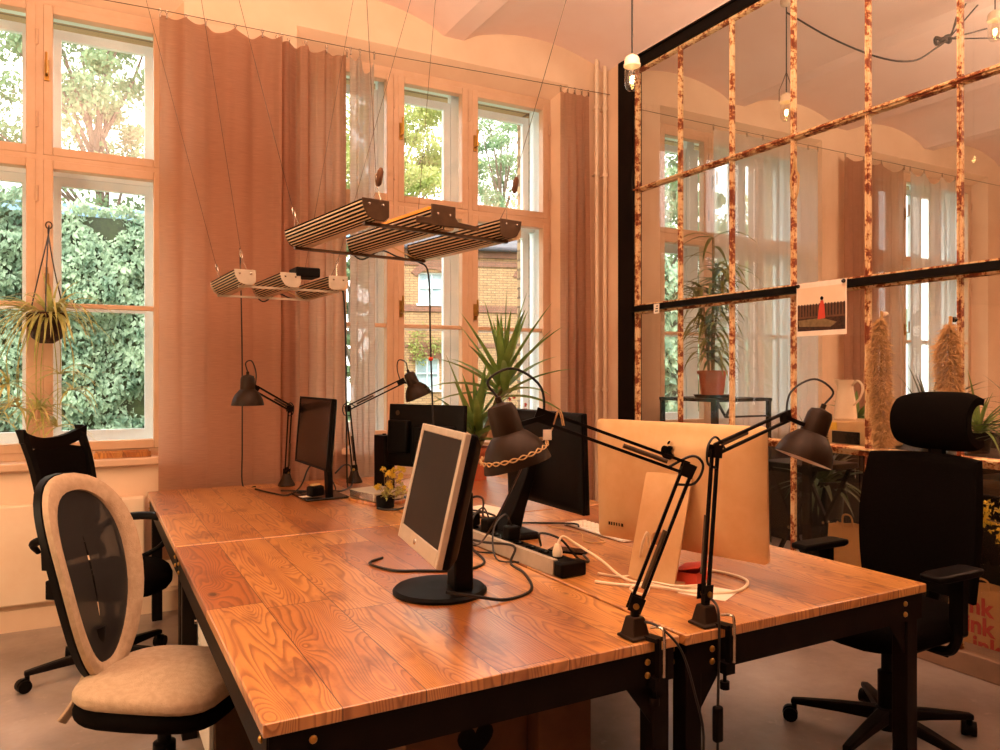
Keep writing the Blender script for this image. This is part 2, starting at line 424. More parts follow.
def window(n, x0, x1, mul, zt, zm):
    root = thing('window_%d' % n, None, None, ((x0+x1)/2, 5.16, .93), 0, kind='structure')
    z0, z1 = .95, 3.64
    yi0, yi1 = 5.13, 5.18
    f = MB()
    f.bb(x0, x0+.025, 5.12, 5.20, .975, 3.575).bb(x1-.025, x1, 5.12, 5.20, .975, 3.575).bb(x0, x1, 5.12, 5.20, 3.575, 3.62).bb(x0, x1, 5.12, 5.2, .93, .975)
    for m in mul: f.bb(m-.017, m+.017, 5.11, 5.2, .976, 3.574)
    f.bb(x0, x1, 5.115, 5.2, zt-.014, zt+.014)
    # box lining between the two layers and the outer frame
    g = MB()
    g.bb(x0-.001, x0+.006, 5.2, 5.44, .94, 3.61).bb(x1-.006, x1+.001, 5.2, 5.44, .94, 3.61).bb(x0+.006, x1-.006, 5.2, 5.44, 3.612, 3.621).bb(x0+.006, x1-.006, 5.2, 5.44, .88, .94)
    for m in mul: g.bb(m-.045, m+.045, 5.36, 5.42, .95, 3.61)
    g.bb(x0+.006, x1-.006, 5.355, 5.425, zt-.05, zt+.05)
    build('box_lining', g, 'white_out', root, True)
    build('window_frame', f, 'wood_white', root, True)
    xs = [x0+.025]+[m for m in mul]+[x1-.025]
    for i in range(3):
        a = xs[i]+(.017 if i else 0); b = xs[i+1]-(.017 if i < 2 else 0)
        for lo, hi, low in ((z0+.02, zt-.014, 1), (zt+.014, 3.575, 0)):
            sw = .05
            s = MB(); y0, y1 = yi0-.02, yi1
            s.bb(a, a+sw, y0, y1, lo, hi).bb(b-sw, b, y0, y1, lo, hi).bb(a+sw, b-sw, y0, y1, lo, lo+sw+.005*low).bb(a+sw, b-sw, y0, y1, hi-sw, hi)
            if low: s.bb(a+sw, b-sw, y0+.012, y1-.008, zm-.014, zm+.014)
            so = build('sash', s, 'wood_white', root, True, bevel=.005)
            build('pane', MB().bb(a+sw, b-sw, 5.158, 5.162, lo+sw, hi-sw), 'glass', so, True, flat=True)
            # outer layer
            s = MB(); q = .055
            oa, ob = a+.03, b-.03; l2, h2 = lo+.03, hi-.035
            s.bb(oa, oa+q, 5.37, 5.41, l2, h2).bb(ob-q, ob, 5.37, 5.41, l2, h2).bb(oa+q, ob-q, 5.37, 5.41, l2, l2+q+.02).bb(oa+q, ob-q, 5.37, 5.41, h2-q, h2)
            if low: s.bb(oa+q, ob-q, 5.38, 5.40, zm-.014, zm+.014)
            oo = build('outer_sash', s, 'white_out', root, True)
            build('pane', MB().bb(oa+q, ob-q, 5.388, 5.391, l2+q, h2-q), 'glass', oo, True, flat=True)
            # espagnolette handle on the left stile, hinges on the right
            if i:
                hz = (lo+hi)/2+.05
                if low: hz = zm+.12
                h = MB().bb(a+.008, a+.032, y0-.012, y0, hz-.06, hz+.06).tube([(a+.02, y0-.01, hz-.03), (a+.02, y0-.05, hz-.03), (a+.02, y0-.05, hz+.09)], .008, 8)
                build('handle', h, 'brass', so, True)
            for hh in (lo+.2, hi-.2):
                build('hinge', MB().cyl((b+.004, y0-.006, hh-.045), (b+.004, y0-.006, hh+.045), .008, seg=8), 'wood_white', so, True)
    return root
for i, a in enumerate(WIN): window(i+1, *a)
for i, (a, b, *_r) in enumerate(WIN):
    struct('trim_%d' % (i+1), MB().bb(a-.085, b+.08, 4.925, 5.13, NZ0, .93), 'wood_white', bevel=.008)
# skirting under the left window
struct('baseboard_back', MB().bb(XL, 3.62, WY-.035, WY, 0, .12).bb(XL, 3.62, WY-.02, WY, .12, .14), 'wall')
o = build('panel_radiator', MB().bb(-1.45, .285, 4.905, 4.965, .15, .705), 'cream', bevel=.012)
recenter(tag(o, 'flat cream radiator panel on the wall under the left window', 'radiator'))

# ------------------------------------------------------------------ glazed steel partition
PX = 3.68
part = thing('wall_right', None, None, (PX, 2, 0), 0, kind='structure')
def pbuild(n, mb, m, **k): return build(n, mb, m, part, True, **k)
pbuild('post', MB().bb(3.635, 3.725, 4.575, 4.76, 0, 3.86), 'blacksteel', bevel=.004)
pbuild('infill', MB().bb(3.66, 3.72, 4.74, WY, 0, 3.95), 'wall')
pbuild('top_beam', MB().bb(3.63, 3.73, YB, 4.575, 3.745, 3.83).bb(3.615, 3.745, YB, 4.575, 3.815, 3.83), 'blacksteel', bevel=.003)
pbuild('plaster_band', MB().bb(3.655, 3.735, YB, 4.6, 3.83, 3.93), 'ceil')
ZR = [.10, 1.015, 1.92, 2.83, 3.745]
ys = [4.56]+[4.09-.489*i for i in range(15)]
for y in ys:
    for z0, z1 in zip(ZR, ZR[1:]):
        pbuild('mullion', MB().bb(3.664, 3.695, y-.0095, y+.0095, z0, z1).bb(3.653, 3.664, y-.0045, y+.0045, z0, z1), 'rust', bevel=.002)
pbuild('transom', MB().bb(3.652, 3.704, YB, 4.575, 2.815, 2.845).bb(3.636, 3.652, YB, 4.575, 2.824, 2.836), 'rust', bevel=.002)
pbuild('transom', MB().bb(3.652, 3.704, YB, 4.575, 1.885, 1.9).bb(3.652, 3.704, YB, 4.575, 1.945, 1.955), 'rust')
pbuild('transom', MB().bb(3.655, 3.70, YB, 4.575, 3.728, 3.745), 'rust')
pbuild('frame_edge', MB().bb(3.655, 3.70, 4.56, 4.576, .1, 3.728), 'rust')
pbuild('angle_bar', MB().bb(3.60, 3.66, YB, 4.575, 1.899, 1.906).bb(3.645, 3.655, YB, 4.575, 1.899, 1.945), 'blacksteel')
pbuild('transom', MB().bb(3.652, 3.704, YB, 4.575, .985, 1.02).bb(3.60, 3.73, YB, 4.575, 1.02, 1.028), 'rust')
pbuild('curb', MB().bb(3.645, 3.80, YB, 4.575, 0, .105), 'curb', bevel=.006)
for y0, y1 in zip(ys, ys[1:]):
    for z0, z1 in zip(ZR, ZR[1:]):
        pbuild('pane', MB().bb(3.674, 3.678, y1+.012, y0-.012, z0+.01, z1-.01), 'pglass', flat=True)

# heating pipes in the corner
for i, (x, lb) in enumerate(((3.545, 'left one of the two thin painted heating pipes in the corner'), (3.625, 'right one of the two thin painted heating pipes beside the black steel post'))):
    t = thing('heating_pipe', lb, 'pipe', (x, 4.915, 0), 0)
    build('pipe', MB().cyl((x, 4.915, 0), (x, 4.915, 3.93), .017, seg=12), 'cream', t, True)
    for z in (1.3, 3.02, 3.55):
        build('bracket', MB().lathe([(.018, -.012), (.024, -.012), (.024, .012), (.018, .012)], (x, 4.915, z)).bb(x-.006, x+.006, 4.93, 4.98, z-.006, z+.006), 'cream', t, True)

# ------------------------------------------------------------------ curtains on a taut wire
wire = build('curtain_wire', MB().tube([(XL, 4.895, 3.50), (.4, 4.895, 3.585), (1.7, 4.895, 3.60), (3.66, 4.895, 3.665)], .0025, 6), 'alu_dark')
recenter(tag(wire, 'thin curtain wire stretched across the window wall', 'wire'))
def wz(x): return 3.585+(x-.4)*.0125 if x < 1.7 else 3.60+(x-1.7)*.033
def curtain(label, x0, x1, zb, folds, amp, seed, clips, sag=.05, mat='curtain', y=4.895, wirez=wz, group=None, taper=0):
    rnd = random.Random(seed)
    t = thing('curtain', label, 'curtain', ((x0+x1)/2, y, zb), 0, group)
    nx, nz = 90, 36
    ph = [rnd.uniform(0, 6.28) for _ in range(6)]
    rings = []
    for j in range(nz+1):
        v = j/nz; row = []
        for i in range(nx+1):
            u = i/nx
            d = min(abs(u-c) for c in clips)
            near = sorted(clips); lo = max([c for c in near if c <= u+1e-6] or [0]); hi = min([c for c in near if c >= u-1e-6] or [1])
            s = 0 if hi-lo < 1e-6 else (u-lo)/(hi-lo)
            top = wirez(x0+(x1-x0)*u)-.022-sag*20*(hi-lo)**2*4*s*(1-s)*.35
            z = top+(zb-top)*v
            a = amp*(.55+.45*math.sin(v*2.2+ph[2]))
            yy = a*math.sin(u*folds*2*PI+ph[0]+.5*math.sin(v*2+ph[1]))+.35*a*math.sin(u*folds*4.7*PI+ph[3]+v*1.5)
            if v < .25: yy += .4*amp*(1-v*4)*math.sin(s*PI)*math.sin(v*26)
            xx = x0+(x1-x0)*u+taper*(u-.5)*v+.012*math.sin(u*folds*4*PI+ph[4])*(.3+v)
            row.append((xx, y+yy-.01*v, z))
        rings.append(row)
    m = MB().loft(rings, False, False)
    o = build('fabric', m, mat, t, True, recalc=False, ang=80)
    hm = MB()
    for j in (0, 1):
        pass
    for c in clips:
        x = x0+(x1-x0)*c; z = wirez(x)
        build('hook', MB().tube([(x+.008*math.cos(a), y, z-.004+.01*math.sin(a)) for a in [k*PI/5 for k in range(10)]], .0022, 5, True).bb(x-.004, x+.004, y-.006, y+.006, z-.045, z-.012), 'steel', t, True)
    return t
curtain('wide brown linen curtain hanging between the two windows, left of the dark gap', .365, 1.075, .32, 2.6, .024, 3, [0, .05, .2, .36, .6, .83, 1], .11)
curtain('narrower brown linen curtain with a dark gap at its left, behind the small hanging light', 1.055, 1.515, .30, 4, .024, 8, [0, .16, .4, .7, 1], .05, y=4.942)
curtain('brown linen curtain strip, coloured paler as if backlit, at the left edge of the middle window', 1.525, 1.69, .30, 2, .022, 18, [0, .4, 1], .05, 'linen_backlit')
curtain('narrow bunched grey brown curtain at the right of the middle window', 3.19, 3.45, .35, 3.2, .038, 5, [0, .25, .5, .75, 1], .06)
# next room
def wz2(x): return 3.60
curtain('thin pale curtain over the right of the window behind the partition', 4.78, 6.12, .4, 7, .03, 15, [0, .15, .3, .45, .6, .75, .9, 1], .06, 'sheer', 4.9, wz2)
curtain('plain brown curtain on the wall between the two far windows', 6.52, 7.45, .4, 6, .03, 25, [0, .3, .6, 1], .06, 'curtain', 4.9, wz2)
curtain('drooping brown curtain pegged at the far left of the last window', 7.55, 8.35, .4, 4, .03, 35, [0, .3, .7, 1], .10, 'sheer', 4.9, wz2)
wire = build('curtain_wire', MB().tube([(3.75, 4.90, 3.6), (XR, 4.90, 3.6)], .0025, 6), 'alu_dark')
recenter(tag(wire, 'thin curtain wire behind the glass partition', 'wire'))
# ------------------------------------------------------------------ OUTSIDE THE WINDOWS
struct('yard_ground', MB().bb(-40, 60, 5.7, 70, -1.2, -1.0), 'outground')
LK = 5.
def leafcloud(mb, rnd, c, rad, n, size, sc=(1, 1, 1), shell=.4):
    c = V(c)
    for _ in range(int(n*LK)):
        d = V((rnd.gauss(0, 1), rnd.gauss(0, 1), rnd.gauss(0, 1))).normalized()
        r = rad*(shell+(1-shell)*rnd.random()**.6)
        p = c+V((d.x*sc[0], d.y*sc[1], d.z*sc[2]))*r
        a = V((rnd.gauss(0, 1), rnd.gauss(0, 1), rnd.gauss(0, .6))).normalized()
        b = a.orthogonal(); b = Matrix.Rotation(rnd.uniform(0, 6.28), 3, a) @ b
        s = size*.37*rnd.uniform(.6, 1.3); q = a.cross(b)
        mb.quad(p-b*s, p-q*s*.5+a*s*.12, p+b*s, p+q*s*.5+a*s*.12)
def tree(label, x, y, h, spread, seed, mat, n=70, per=70, leaf=.16, trunk=.22, zlow=.35, cat='tree', lean=(0, 0)):
    rnd = random.Random(seed)
    t = thing('tree', label, cat, (x, y, -1), 0, 'trees in the yard outside the windows')
    tm = MB(); B = V((x, y, -1)); top = B+V((lean[0], lean[1], h*.9))
    tm.tube(smooth_path([B, B+V((lean[0]*.2+.1, lean[1]*.2, h*.3)), B+V((lean[0]*.6-.1, lean[1]*.6+.1, h*.6)), top], 4), [trunk*(1-.9*i/12) for i in range(13)], 8)
    fm = MB(); bm_ = MB()
    for i in range(n):
        v = rnd.uniform(zlow, 1.)
        ang = rnd.uniform(0, 2*PI); rr = spread*math.sqrt(rnd.random())*(1.05-abs(v-.62)*1.1)
        p = B+V((lean[0]*v, lean[1]*v, 0))+V((math.cos(ang)*rr, math.sin(ang)*rr, h*v))
        base = B+V((lean[0]*v*.8, lean[1]*v*.8, h*max(.2, v*.72)))
        if i % 3 == 0:
            mid = (base+p)/2+V((rnd.uniform(-.2, .2), rnd.uniform(-.2, .2), .15))
            bm_.tube([base, mid, p], [trunk*.28, trunk*.16, trunk*.06], 5)
        leafcloud(fm, rnd, p, rnd.uniform(.35, .8)*spread/3.2, per, leaf, (1.2, 1.2, .75), .15)
    build('trunk', tm, 'bark', t, True); build('branches', bm_, 'bark', t, True)
    build('foliage', fm, mat, t, True, flat=True, recalc=False); return t
def hedge(label, x0, x1, y, ztop, seed, n, leaf=.12, slope=0, cat='hedge'):
    rnd = random.Random(seed)
    t = thing('ivy_hedge', label, cat, ((x0+x1)/2, y, -1), 0)
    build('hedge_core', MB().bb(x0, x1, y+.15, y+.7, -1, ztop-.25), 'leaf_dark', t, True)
    m = MB()
    for _ in range(n):
        px = rnd.uniform(x0, x1); pz = -1+(ztop+1)*rnd.random()
        dep = noise.noise(V((px*.7, pz*.9, seed)))*.55+noise.noise(V((px*2.1, pz*2.6, seed)))*.28
        p = V((px, y-dep-rnd.random()*.12, pz+slope*(px-x0)))
        if pz > ztop-.4 and noise.noise(V((px*1.6, 3, seed)))*.5+.28 < (pz-ztop+.35): continue
        a = V((rnd.gauss(0, .7), -1, rnd.gauss(.5, .5))).normalized(); b = Matrix.Rotation(rnd.uniform(-.9, .9), 3, a) @ V((0, 0, -1)); b = (b-a*b.dot(a)).normalized()
        s = leaf*rnd.uniform(.5, 1.3); q = a.cross(b)
        m.quad(p-b*s, p-q*s*.55+a*s*.1, p+b*s, p+q*s*.55+a*s*.1)
    build('leaves', m, 'leaf_hedge', t, True, flat=True, recalc=False); return t
hedge('tall ivy covered hedge filling the lower panes of the left window', -5.2, 3.6, 12.5, 4.0, 1, 52000, .05)
hedge('ivy hedge seen through the neighbouring room windows', 8.2, 19, 12.6, 3.9, 2, 14000, .11)
t = build('railing', MB().bb(-6, 4.5, 13.6, 13.75, 3.86, 4.02).bb(-6, 4.5, 13.62, 13.7, 4.06, 4.10), 'blue')
for x in (-5.5, -3, -.5, 2, 4.2):
    pass
tag(recenter(t), 'pale blue rail running above the ivy hedge', 'railing')
tree('leafy tree with forked trunk above the hedge, right half of left window', .95, 17.5, 10, 2.4, 5, 'leaf_tree', 105, 70, .12, .2, .36, lean=(-1.1, 0))
tree('yellowish leafy tree above the hedge at the far left of the left window', -5.0, 18.6, 9.4, 2.4, 6, 'leaf_tree2', 62, 70, .12, .2, .3)
tree('large bright green tree behind the left end of the brick house', 12.4, 33.5, 15.5, 4.2, 7, 'leaf_tree2', 80, 80, .2, .35, .45)
tree('airy green tree behind the right part of the brick house', 21.3, 39, 18.3, 3.6, 9, 'leaf_tree', 56, 66, .18, .3, .5)
tree('leafy tree before the house seen past the curtain in the middle window', 5.9, 18.5, 6.6, .8, 10, 'leaf_tree', 45, 60, .14, .2, .2)
tree('leafy tree behind the hedge seen through the neighbouring room windows', 13.6, 16.2, 9.4, 2.3, 12, 'leaf_tree', 60, 70, .16, .25, .3)
tree('tree at the far right behind the neighbouring room windows', 21.5, 17.5, 9.5, 3.4, 13, 'leaf_tree2', 40, 70, .18, .25, .25)

# brick house across the yard
bh = thing('brick_house', 'low yellow brick house with red brick bands across the yard', 'house', (10.3, 21.7, -1), math.radians(-17.3))
R3 = lambda mb: mb
def hb(n, mb, m, **k): return build(n, mb, m, bh, False, **k)
W0, W1, ZT = -2.35, 5.6, 6.35   # local: wall runs along x, front face at y=0, z from ground (-1 world)
wins = [(-.86, 4.66, .86, 1.0), (2.3, 4.66, .62, 1.0), (-1.0, 1.95, .76, 1.0), (2.35, 1.95, .76, 1.0)]
cols = sorted(set([W0, W1]+[w[0]-w[2]/2 for w in wins]+[w[0]+w[2]/2 for w in wins]))
rows = sorted(set([0, ZT]+[w[1] for w in wins]+[w[1]+w[3] for w in wins]))
wm = MB()
for c0, c1 in zip(cols, cols[1:]):
    for r0, r1 in zip(rows, rows[1:]):
        cx, cz = (c0+c1)/2, (r0+r1)/2
        if any(abs(cx-w[0]) < w[2]/2 and w[1] < cz < w[1]+w[3] for w in wins): continue
        wm.bb(c0, c1, 0, .4, r0, r1)
wm.bb(W0, W0+.4, .4, 5, 0, ZT)
hb('wall', wm, 'brick', flat=True)
for z, h, d in ((4.42, .2, .05), (5.88, .16, .05), (6.15, .24, .09), (3.3, .12, .03)):
    hb('brick_band', MB().bb(W0-d, W1, -d, .0, z, z+h), 'brick_red')
hb('roof', MB().prism([(-.25, 0), (2.9, 1.15), (5.4, .2), (5.4, 0)], W1-W0+.4, Matrix(((0, 0, 1, W0-.2), (1, 0, 0, 0), (0, 1, 0, ZT+.04), (0, 0, 0, 1)))), 'roof')
hb('gutter', MB().cyl((W0-.2, -.28, ZT+.06), (W1, -.28, ZT+.06), .08), 'roof')
for (x, z, w_, h) in wins:
    # segmental arch of red brick over each window
    am = MB(); ro, ri = w_*.95, w_*.95-.22; c = (x, z+h+.1-ri)
    A = math.asin(min(.99, w_*.56/ri)); ring = []
    o_ = [(c[0]+ro*math.sin(a), c[1]+ro*math.cos(a)) for a in [-A+2*A*i/10 for i in range(11)]]
    i_ = [(c[0]+ri*math.sin(a), c[1]+ri*math.cos(a)) for a in [A-2*A*i/10 for i in range(11)]]
    am.prism(o_+i_, .06, Matrix(((1, 0, 0, 0), (0, 0, 1, -.04), (0, 1, 0, 0), (0, 0, 0, 1))))
    hb('arch', am, 'brick_red')
    fm = MB()
    fm.bb(x-w_/2, x-w_/2+.05, .1, .16, z, z+h).bb(x+w_/2-.05, x+w_/2, .1, .16, z, z+h).bb(x-w_/2+.05, x+w_/2-.05, .1, .16, z, z+.05).bb(x-w_/2+.05, x+w_/2-.05, .1, .16, z+h-.05, z+h).bb(x-.02, x+.02, .1, .15, z+.05, z+h-.05).bb(x-w_/2+.05, x-.02, .1, .15, z+h*.52-.02, z+h*.52+.02).bb(x+.02, x+w_/2-.05, .1, .15, z+h*.52-.02, z+h*.52+.02)
    fo = hb('window', fm, 'white_out')
    build('pane', MB().bb(x-w_/2, x+w_/2, .17, .2, z, z+h), 'bluelight', fo, False)
    TM  # local coordinates kept
    hb('window_sill', MB().bb(x-w_/2-.06, x+w_/2+.06, -.08, .1, z-.06, z), 'white_out')
rnd = random.Random(4); cm = MB()
for i in range(7):
    leafcloud(cm, rnd, V((-1.1+rnd.uniform(-.6, 1.2), -.2, 3.0+rnd.uniform(-.2, 1.1))), .3, 22, .1, (1.2, .4, 1), .1)
cl = build('climbing_plant', cm, 'leaf_tree2', bh, False, flat=True, recalc=False)
# ------------------------------------------------------------------ DESKS
TZ = .74
def desk(label, x0, x1, y0, y1):
    t = thing('wooden_desk', label, 'desk', ((x0+x1)/2, (y0+y1)/2, 0), 0)
    L, W = y1-y0, x1-x0; hx, hy = W/2, L/2
    build('tabletop', MB().box((0, 0, TZ-.014), (W, L, .028)), 'pine', t, bevel=.003)
    f = MB(); zt = TZ-.028; d = .012
    for s in (-1, 1):
        f.bb(-hx+d, hx-d, s*(hy-d)-.003, s*(hy-d)+.003, zt-.085, zt)
        f.bb(s*(hx-d)-.003, s*(hx-d)+.003, -hy+d, hy-d, zt-.085, zt)
        f.bb(-hx+d, hx-d, min(s*(hy-d), s*(hy-.05)), max(s*(hy-d), s*(hy-.05)), zt-.006, zt)
        f.bb(min(s*(hx-d), s*(hx-.05)), max(s*(hx-d), s*(hx-.05)), -hy+d, hy-d, zt-.006, zt)
    f.bb(-hx+.02, hx-.02, -.025, .025, zt-.05, zt-.007)
    build('apron', f, 'blacksteel', t)
    for sx in (-1, 1):
        for sy in (-1, 1):
            cx, cy = sx*(hx-.046), sy*(hy-.046)
            m = MB().box((cx, cy, (zt-.01)/2), (.054, .054, zt-.01))
            lg = build('leg', m, 'blacksteel', t, bevel=.003)
            g = MB().prism([(0, 0), (.085, 0), (.03, -.07), (0, -.11)], .006, Matrix(((-sx, 0, 0, sx*(hx-.073)), (0, 0, 1, sy*(hy-.030)-.003), (0, 1, 0, zt-.085), (0, 0, 0, 1))))
            build('gusset', g, 'blacksteel', lg)
            for k in (0, 1):
                z = zt-.026-.034*k
                b = MB().lathe([(.0085, 0), (.0085, .003), (.006, .006), (.002, .0075)], (sx*(hx-.10), sy*(hy-d+.003), z), (0, sy, 0), 10)
                build('bolt', b, 'brass', lg)
                b = MB().lathe([(.0085, 0), (.0085, .003), (.006, .006), (.002, .0075)], (sx*(hx-d+.003), sy*(hy-.06), z), (sx, 0, 0), 10)
                build('bolt', b, 'brass', lg)
    return t
desk('front left pine plank desk with the silver framed monitor on it', .295, 1.352, 1.508, 3.232)
desk('back left pine plank desk under the small hanging light, by the curtains', .295, 1.352, 3.246, 4.845)
desk('front right pine plank desk carrying the big silver computer', 1.366, 2.398, 1.50, 3.232)
desk('back right pine plank desk carrying the potted yucca', 1.366, 2.398, 3.246, 4.845)
o = build('cable_tray', MB().bb(.345, .352, 1.78, 2.55, .585, .66).bb(.345, .42, 1.78, 2.55, .58, .586), 'silver')
recenter(tag(o, 'pale metal cable tray hung under the left edge of the front desk', 'tray'))
# things under the desks
def carton(label, c, s, rz, heart=False):
    t = thing('cardboard_box', label, 'box', c, rz)
    build('body', MB().box((0, 0, s[2]/2), s), 'card', t, bevel=.004)
    build('flap', MB().box((-s[0]*.25, 0, s[2]+.002), (s[0]*.495, s[1], .004)), 'card', t); build('flap', MB().box((s[0]*.25, 0, s[2]+.002), (s[0]*.495, s[1], .004)), 'card', t)
    if heart:
        h = [(16*math.sin(a)**3/16*.06, (13*math.cos(a)-5*math.cos(2*a)-2*math.cos(3*a)-math.cos(4*a))/16*.06) for a in [i*2*PI/28 for i in range(28)]]
        build('printed_heart', MB().prism(h, .001, Matrix(((1, 0, 0, 0.02), (0, 0, -1, -s[1]/2-.0005), (0, 1, 0, s[2]*.70), (0, 0, 0, 1)))), 'black', t)
    return t
carton('brown cardboard box with a dark heart printed on its side, under the front desk', (.95, 2.12, 0), (.40, .34, .52), .05, True)
carton('plain brown cardboard box under the front desk, right of the heart box', (1.26, 2.04, 0), (.18, .3, .5), -.08)
t = thing('drawer_pedestal', 'white drawer pedestal with brown side under the left edge of the desks', 'cabinet', (.56, 3.05, 0), 0)
build('body', MB().box((.0, 0, .30), (.34, .40, .56)), 'card', t, bevel=.004)
for k in range(3):
    d = build('drawer', MB().box((-.18, 0, .12+.18*k), (.018, .39, .17)), 'white', t, bevel=.003)
    build('knob', MB().lathe([(.004, 0), (.004, .012), (.011, .018), (.009, .026)], (-.189, 0, .13+.18*k), (-1, 0, 0), 10), 'steel', d)
for sx in (-.14, .14):
    for sy in (-.16, .16): build('foot', MB().cyl((sx, sy, 0), (sx, sy, .02), .02, seg=10), 'black', t)

# ------------------------------------------------------------------ CHAIRS
def swivel_base(t, seat_z, n=5, R=.33, a0=0., post=.026):
    build('gas_column', MB().lathe([(.034, .09), (.034, .27), (post*.8, .275), (post*.8, seat_z-.06)], seg=16), 'black', t)
    build('tilt_mechanism', MB().box((0, 0, seat_z-.055), (.16, .13, .045)).bar((.0, .06, seat_z-.06), (.0, .24, seat_z-.065), .012, .012), 'black', t, bevel=.008)
    hub = build('star_base', MB().lathe([(.05, .055), (.052, .12), (.036, .135)], seg=16), 'blacksteel', t)
    for i in range(n):
        a = a0+i*2*PI/n; d = V((math.cos(a), math.sin(a), 0)); s = V((-d.y, d.x, 0))
        rings = []
        for r, z, w, h in ((.03, .105, .05, .05), (R*.5, .098, .042, .038), (R-.03, .085, .034, .026), (R+.012, .08, .03, .022)):
            rings.append([d*r+s*(w/2*i_)+V((0, 0, z+h/2*j_)) for i_, j_ in ((-1,-1),(1,-1),(1,1),(-1,1))])
        arm = build('base_arm', MB().loft(rings), 'blacksteel', t, bevel=.006)
        e = d*R; m = MB().cyl(e+V((0, 0, .04)), e+V((0, 0, .085)), .010)
        ca = a+.8*(i % 3)-.6; cd = V((math.cos(ca), math.sin(ca), 0)); cs = V((-cd.y, cd.x, 0))
        ce = e+cd*.016
        for k in (-1, 1):
            m.cyl(ce+cs*.007*k+V((0, 0, .028)), ce+cs*.026*k+V((0, 0, .028)), .028, seg=16)
        m.lathe([(.029, -.012), (.030, .0), (.029, .012)], ce+V((0, 0, .032)), cs, 16)
        build('caster', m, 'black', arm)
def pad(mb, cx, cy, z, sx, sy, h, n=28, p=3., crown=.02, front_drop=.03):
    """upholstered seat pad: superellipse plan, rounded edge, waterfall front (+x)"""
    rings = []
    for rr, zz in ((.86, -h*.5), (.96, -h*.46), (1, -h*.2), (1., h*.12), (.97, h*.34), (.90, h*.48), (.6, h*.5+crown*.6), (.25, h*.5+crown), (.02, h*.5+crown)):
        r = []
        for i in range(n):
            a = 2*PI*i/n; c, s = math.cos(a), math.sin(a)
            x = abs(c)**(2/p)*(1 if c > 0 else -1)*sx/2*rr; y = abs(s)**(2/p)*(1 if s > 0 else -1)*sy/2*rr
            r.append((cx+x, cy+y, z+zz-front_drop*max(0, (x/(sx/2)))**3))
        rings.append(r)
    return mb.loft(rings)
def back_pt(u, v, w, z0, z1, lean, curve, x0, wt=None):
    """u in -1..1 across, v 0..1 up; returns point on a curved leaning back (front faces +x)"""
    ww = w if wt is None else w+(wt-w)*v
    return V((x0-lean*v+curve*(u*u)+.03*math.sin(v*PI), u*ww/2, z0+(z1-z0)*v))

# 1: beige framed mesh chair in front
t = thing('office_chair', 'office chair with beige rimmed mesh back and beige seat, nearest on the left', 'chair', (.205, 2.585, 0), math.radians(-36))
swivel_base(t, .43, 5, .30, .2)
pad_ = MB(); pad(pad_, .0, 0, .475, .445, .45, .05, p=3.2, crown=.012)
build('seat', pad_, 'beige', t)
pad_ = MB(); pad(pad_, .0, 0, .425, .45, .455, .055, p=3.0, crown=0)
build('seat_shell', pad_, 'mesh_black', t)
def ovalback(k, off=0., n=44):
    """egg-shaped outline of the back at scale k"""
    r = []
    for i in range(n):
        a = 2*PI*i/n; c, s = math.cos(a), math.sin(a)
        u = abs(c)**.85*(1 if c > 0 else -1)*(.80+.20*s)*k; v = .5+.5*abs(s)**.9*(1 if s > 0 else -1)*(1-(1-k)*.62)
        p = back_pt(u, v, .47, .46, 1.105, .15, .05, -.195); p.x += off; r.append(p)
    return r
m = MB(); m.loft([ovalback(1, .0), ovalback(.985, .018), ovalback(.86, .022), ovalback(.74, .014), ovalback(.72, -.004), ovalback(.86, -.006), ovalback(1, .0)], True, False)
build('back_frame', m, 'beige', t, ang=60)
m = MB(); m.loft([ovalback(1.01, -.005), ovalback(1.0, -.03), ovalback(.80, -.03), ovalback(.78, -.012), ovalback(1.01, -.005)], True, False)
build('back_shell', m, 'black', t, ang=60)
m = MB(); m.loft([ovalback(.76, .004), ovalback(.6, .0), ovalback(.3, -.004), ovalback(.02, -.004)], True, False)
build('back_mesh', m, 'net', t)
m = MB()
m.tube(smooth_path([(.02, 0, .40), (-.14, 0, .385), (-.22, 0, .40), (-.225, 0, .52), (-.225, 0, .62)]), [.03]*5+[.034]*10+[.03]*10, 10, flat=.6)
build('back_support', m, 'black', t)
m = MB(); m.tube(smooth_path([(-.22, -.02, .56), (-.235, -.03, .48), (-.25, -.07, .41), (-.275, -.10, .36)]), [.03]*10+[.022]*9, 10, flat=.5)
build('back_bracket', m, 'beige', t)

# 2: black mesh chair with loop arms behind it
t = thing('office_chair', 'black mesh office chair with loop armrests between the window and the beige chair', 'chair', (.085, 4.06, 0), math.radians(-38))
swivel_base(t, .43, 5, .34, 2.75)
p_ = MB(); pad(p_, .02, 0, .47, .48, .48, .075, p=2.6, crown=.015, front_drop=.05); build('seat', p_, 'mesh_black', t)
def bp2(u, v, off=0): 
    p = back_pt(u, v, .40, .52, 1.155, .10, .055, -.24, .47); p.x += off-.05*max(0, v-.75)*4*.3; p.z += .02*u*u*v; return p
m = MB()
m.loft([[bp2(.80+.2*-1*0, v, -.0)+V((dx, dy, 0)) for dx, dy in ((-.014,-.016),(.014,-.016),(.014,.016),(-.014,.016))] for v in [i/10 for i in range(11)]])
m2 = MB().loft([[bp2(-.80, v)+V((dx, dy, 0)) for dx, dy in ((-.014,-.016),(.014,-.016),(.014,.016),(-.014,.016))] for v in [i/10 for i in range(11)]])
build('back_post', m, 'black', t); build('back_post', m2, 'black', t)
def bp2b(u, v): return bp2(u*.80/.80*.83, v)
m = MB(); m.loft([[bp2(u, .965-.07*(1-u*u))+V((dx, 0, dz)) for dx, dz in ((-.012,-.03),(.012,-.03),(.014,.028),(-.014,.028))] for u in [-.88+1.76*i/12 for i in range(13)]])
build('head_rail', m, 'black', t)
